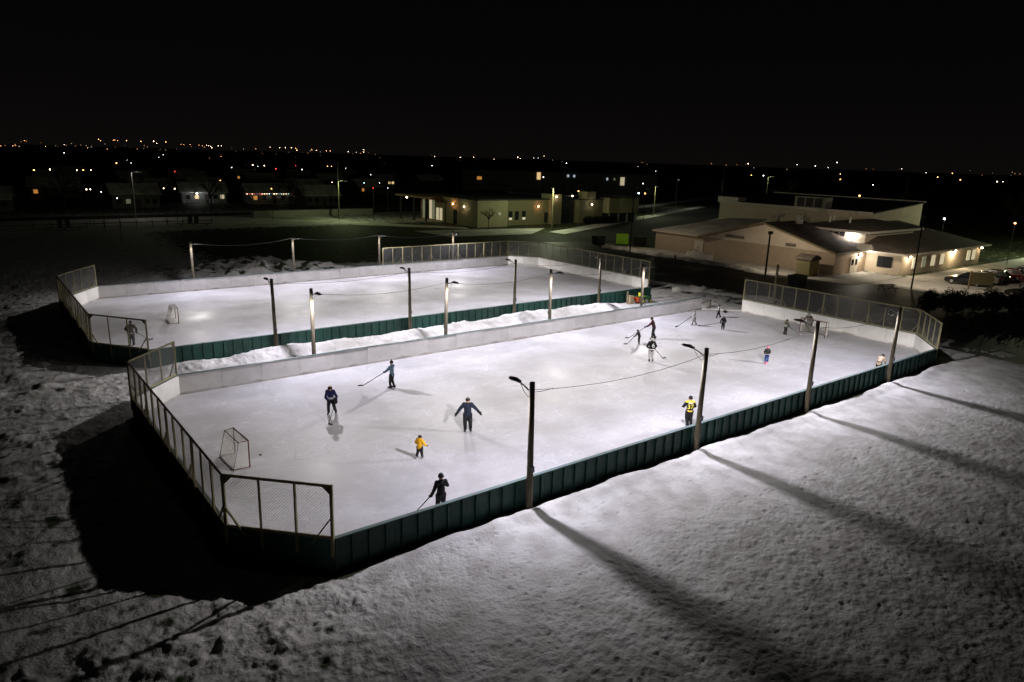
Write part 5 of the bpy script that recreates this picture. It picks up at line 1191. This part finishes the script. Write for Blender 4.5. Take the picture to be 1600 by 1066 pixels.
# ------------------------------------------------------------------ street lights of the town, out to the horizon
far_pole = MB(); far_pole.tube([(0, 0, 0), (0, 0, 1)], .012, 5); FP = far_pole.mesh('pole', 'dark_steel')
BULB = {}
def bulb_mesh(m):
    if m not in BULB:
        mb = MB(); mb.ell((0, 0, 0), (1, 1, .8), 8, 6); BULB[m] = mb.mesh('lamp_head', m, True)
    return BULB[m]
def far_light(px, py, colour, size, zone):
    """a lamp on a pole standing where the sight line meets lamp height on the plain; nearer the horizon it stands far off on rising ground"""
    hz = 245.8 + (px-800)*math.tan(ROLL)
    d = ray(px, py)
    if py > hz+9: p = on_plane(px, py, 6.5)
    else:
        k = 1500/math.hypot(d.x, d.y) if py > hz-2 else 2600/math.hypot(d.x, d.y); p = CAM + d*k
    D = math.hypot(p.x-CAM.x, p.y-CAM.y); r = size*D/1110*(.8 if py < hz+9 else 1)
    word = {'bulb_amber': 'amber', 'bulb_pale': 'white', 'bulb_red': 'red', 'bulb_warm': 'pale yellow', 'bulb_cyan': 'bluish'}[colour]
    where = 'on the far horizon' if py < hz+9 else 'among the dark houses'
    key = (word, where, zone); CNT[key] = CNT.get(key, 0)+1
    t = thing('street_light', (p.x, p.y, min(0, p.z-6.5)), f'{ORD[CNT[key]-1]} {word} street light from the left {where} {zone}', 'street light', f'{word} town lights {where} {zone}')
    if p.z > 7: t.location.z = p.z-7
    hh = p.z - t.location.z
    o = link('pole', FP, t); o.scale = (D*.03, D*.03, hh-r)
    o = link('lamp_head', bulb_mesh(colour), t, (0, 0, hh)); o.scale = (r, r, r)
AM, WH, YE, RD, CY = 'bulb_amber', 'bulb_white', 'bulb_warm', 'bulb_red', 'bulb_cyan'
LST = [(1,228,AM,.35),(20,228,AM,.4),(25,228,AM,.3),(38,220,AM,.4),(71,229,AM,.5),(86,238,AM,1.5),(100,226,WH,.4),(100,239,WH,.5),(137,231,AM,.4),(154,218,AM,.6),(157,220,AM,.5),(177,219,AM,.45),(179.5,219,AM,.45),(184,220,AM,.4),
 (198,220,AM,.65),(220,221,AM,.7),(240,221,YE,.8),(245,224,YE,.5),(259,222,AM,.7),(283,226,AM,.4),(287,226,AM,.4),(297,226,AM,.4),(311,227,AM,.4),(316,228,AM,.35),(323,227,YE,.4),(326,228,YE,.4),(329,229,YE,.5),(331,231,YE,.5),(341,228,YE,.5),(346,228,YE,.5),(381,233,WH,.3),
 (195,239,AM,.6),(224,241,WH,.5),(255,242,WH,.4),(248,246,WH,.35),(292,245,AM,1.0),(314,246,WH,.4),(327,247,AM,.5),(339,248,YE,.6),(345,245,AM,1.1),(395,258,YE,.7),(198,250,WH,.4),(205,255,WH,.4),(182,255,AM,.9),(53,266,AM,1.1),(78,265,YE,1.0),(120,266,YE,.6),(130,266,AM,.9),(142,266,YE,.5),(135,296,YE,.9),(141,296,YE,.9),(158,300,WH,.7),(183,310,WH,.8),
 (255.6,294.5,YE,.8),(273,295,YE,.9),(273,268,RD,.6),(362,262,WH,.6),(344,282,AM,.8),(403,260,WH,.4),(422,259,AM,1.2),(431,264,RD,1.0),(413,259,YE,.6),(462,246,WH,.5),(462,259,RD,.5),(472,265,WH,.8),(512,260,AM,.5),(518,260,AM,.5),(540,263,WH,.4),(579,273,WH,.6),(598,256,WH,.6),(569,286,CY,.6),(593,286,WH,.5),(606,294,WH,.5),(583,294,RD,.7),(424,295,AM,1.0),(519,285,YE,.5),
 (422,230,YE,.4),(437,231,YE,.4),(446,231,YE,.5),(455,231,YE,.5),(462,232,AM,.6),(464,235,YE,.5),(487,234,AM,.5),(494,235,YE,.5),(510,236,AM,.6),(516,236,AM,.6),(544,237,WH,.5),(557,238,WH,.4),(568,234,YE,.5),(568,238,YE,.5),(675,259,WH,.6),(679,245,YE,.4),(719,246,YE,.5),(740,246,YE,.5),(772,249,YE,.4),
 (809,246,YE,.8),(813,248,YE,.5),(834,247,WH,.5),(841,247,WH,.4),(850,244,YE,.4),(885,255,WH,.8),(962,277,AM,1.9),(849,277,WH,1.0),(904,299,AM,1.4),(998,302,CY,1.6),(1008,302.5,AM,1.2),(989,260,WH,.4),(997,260.5,WH,.4),(1024.5,267.5,WH,.4),(1005,287,WH,.8),(1169,256,YE,.8),(1174,267,AM,.8),(1174,274,AM,.7),(1193,274.5,WH,1.0),(1245.6,257.5,WH,.6),(1274,259.5,WH,.7),(1294,262,WH,.5),(1308,254,WH,.8),(1313,272,AM,.6),(1313,280.5,AM,.8),(1364,289,WH,.7),(1343,306,AM,1.5),(1409,264,WH,.5),(1447,270,WH,.5),(1435,279,AM,1.0),(1465,277,AM,.8),(1488,271,AM,.8),(1500,282,AM,1.7),(1455,292.5,AM,1.0),(1558,284,YE,.7),(1567,284,YE,.5),(1475.6,342,WH,2.0),(1586,349,AM,1.6)]
CNT = {}
for px, py, c_, s_ in sorted(LST): far_light(px, py, c_ if c_ != WH else 'bulb_pale', s_*.72, 'at left' if px < 400 else ('in the middle' if px < 1050 else 'at right'))
# the rest of the town's lights: a far-off glitter nobody could count
mb = MB(); grnd = random.Random(5)
for _ in range(150):
    px = grnd.uniform(-60, 1660); hz = 245.8+(px-800)*math.tan(ROLL); d = ray(px, hz+grnd.uniform(-1.5, 7)); k = grnd.uniform(900, 2400)/math.hypot(d.x, d.y); p = CAM+d*k
    if px > 600 and grnd.random() < .75: continue
    mb.ell(p, (grnd.uniform(.25, .7),)*3, 5, 3, mi=grnd.choice((0, 0, 0, 1, 1, 2)))
glow('far_amber', (1, .42, .12), 1.0); glow('far_yellow', (1, .65, .32), .9); glow('far_white', (.9, .95, 1), .7)
tag(mb.build('distant_town_lights', ['far_amber', 'far_yellow', 'far_white']), 'glitter of the far town along the horizon', 'town lights', kind='stuff')
# black tree line
mb = MB()
for _ in range(900):
    a = grnd.uniform(-10, 95); D = grnd.uniform(330, 900); x, y = CAM.x+D*math.sin(R(a)), CAM.y+D*math.cos(R(a)); h = grnd.uniform(5, 10)
    for _k in range(5): mb.ell((x+grnd.gauss(0, 2.4), y+grnd.gauss(0, 2.4), h*grnd.uniform(.35, .8)), (grnd.uniform(1.2, 3), grnd.uniform(1.2, 3), h*.3), 6, 4)
    mb.tube([(x, y, 0), (x, y, h*.6)], .25, 4)
tag(mb.build('distant_wood', 'needle'), 'black far-off wood spread along the horizon', 'wood', kind='stuff')
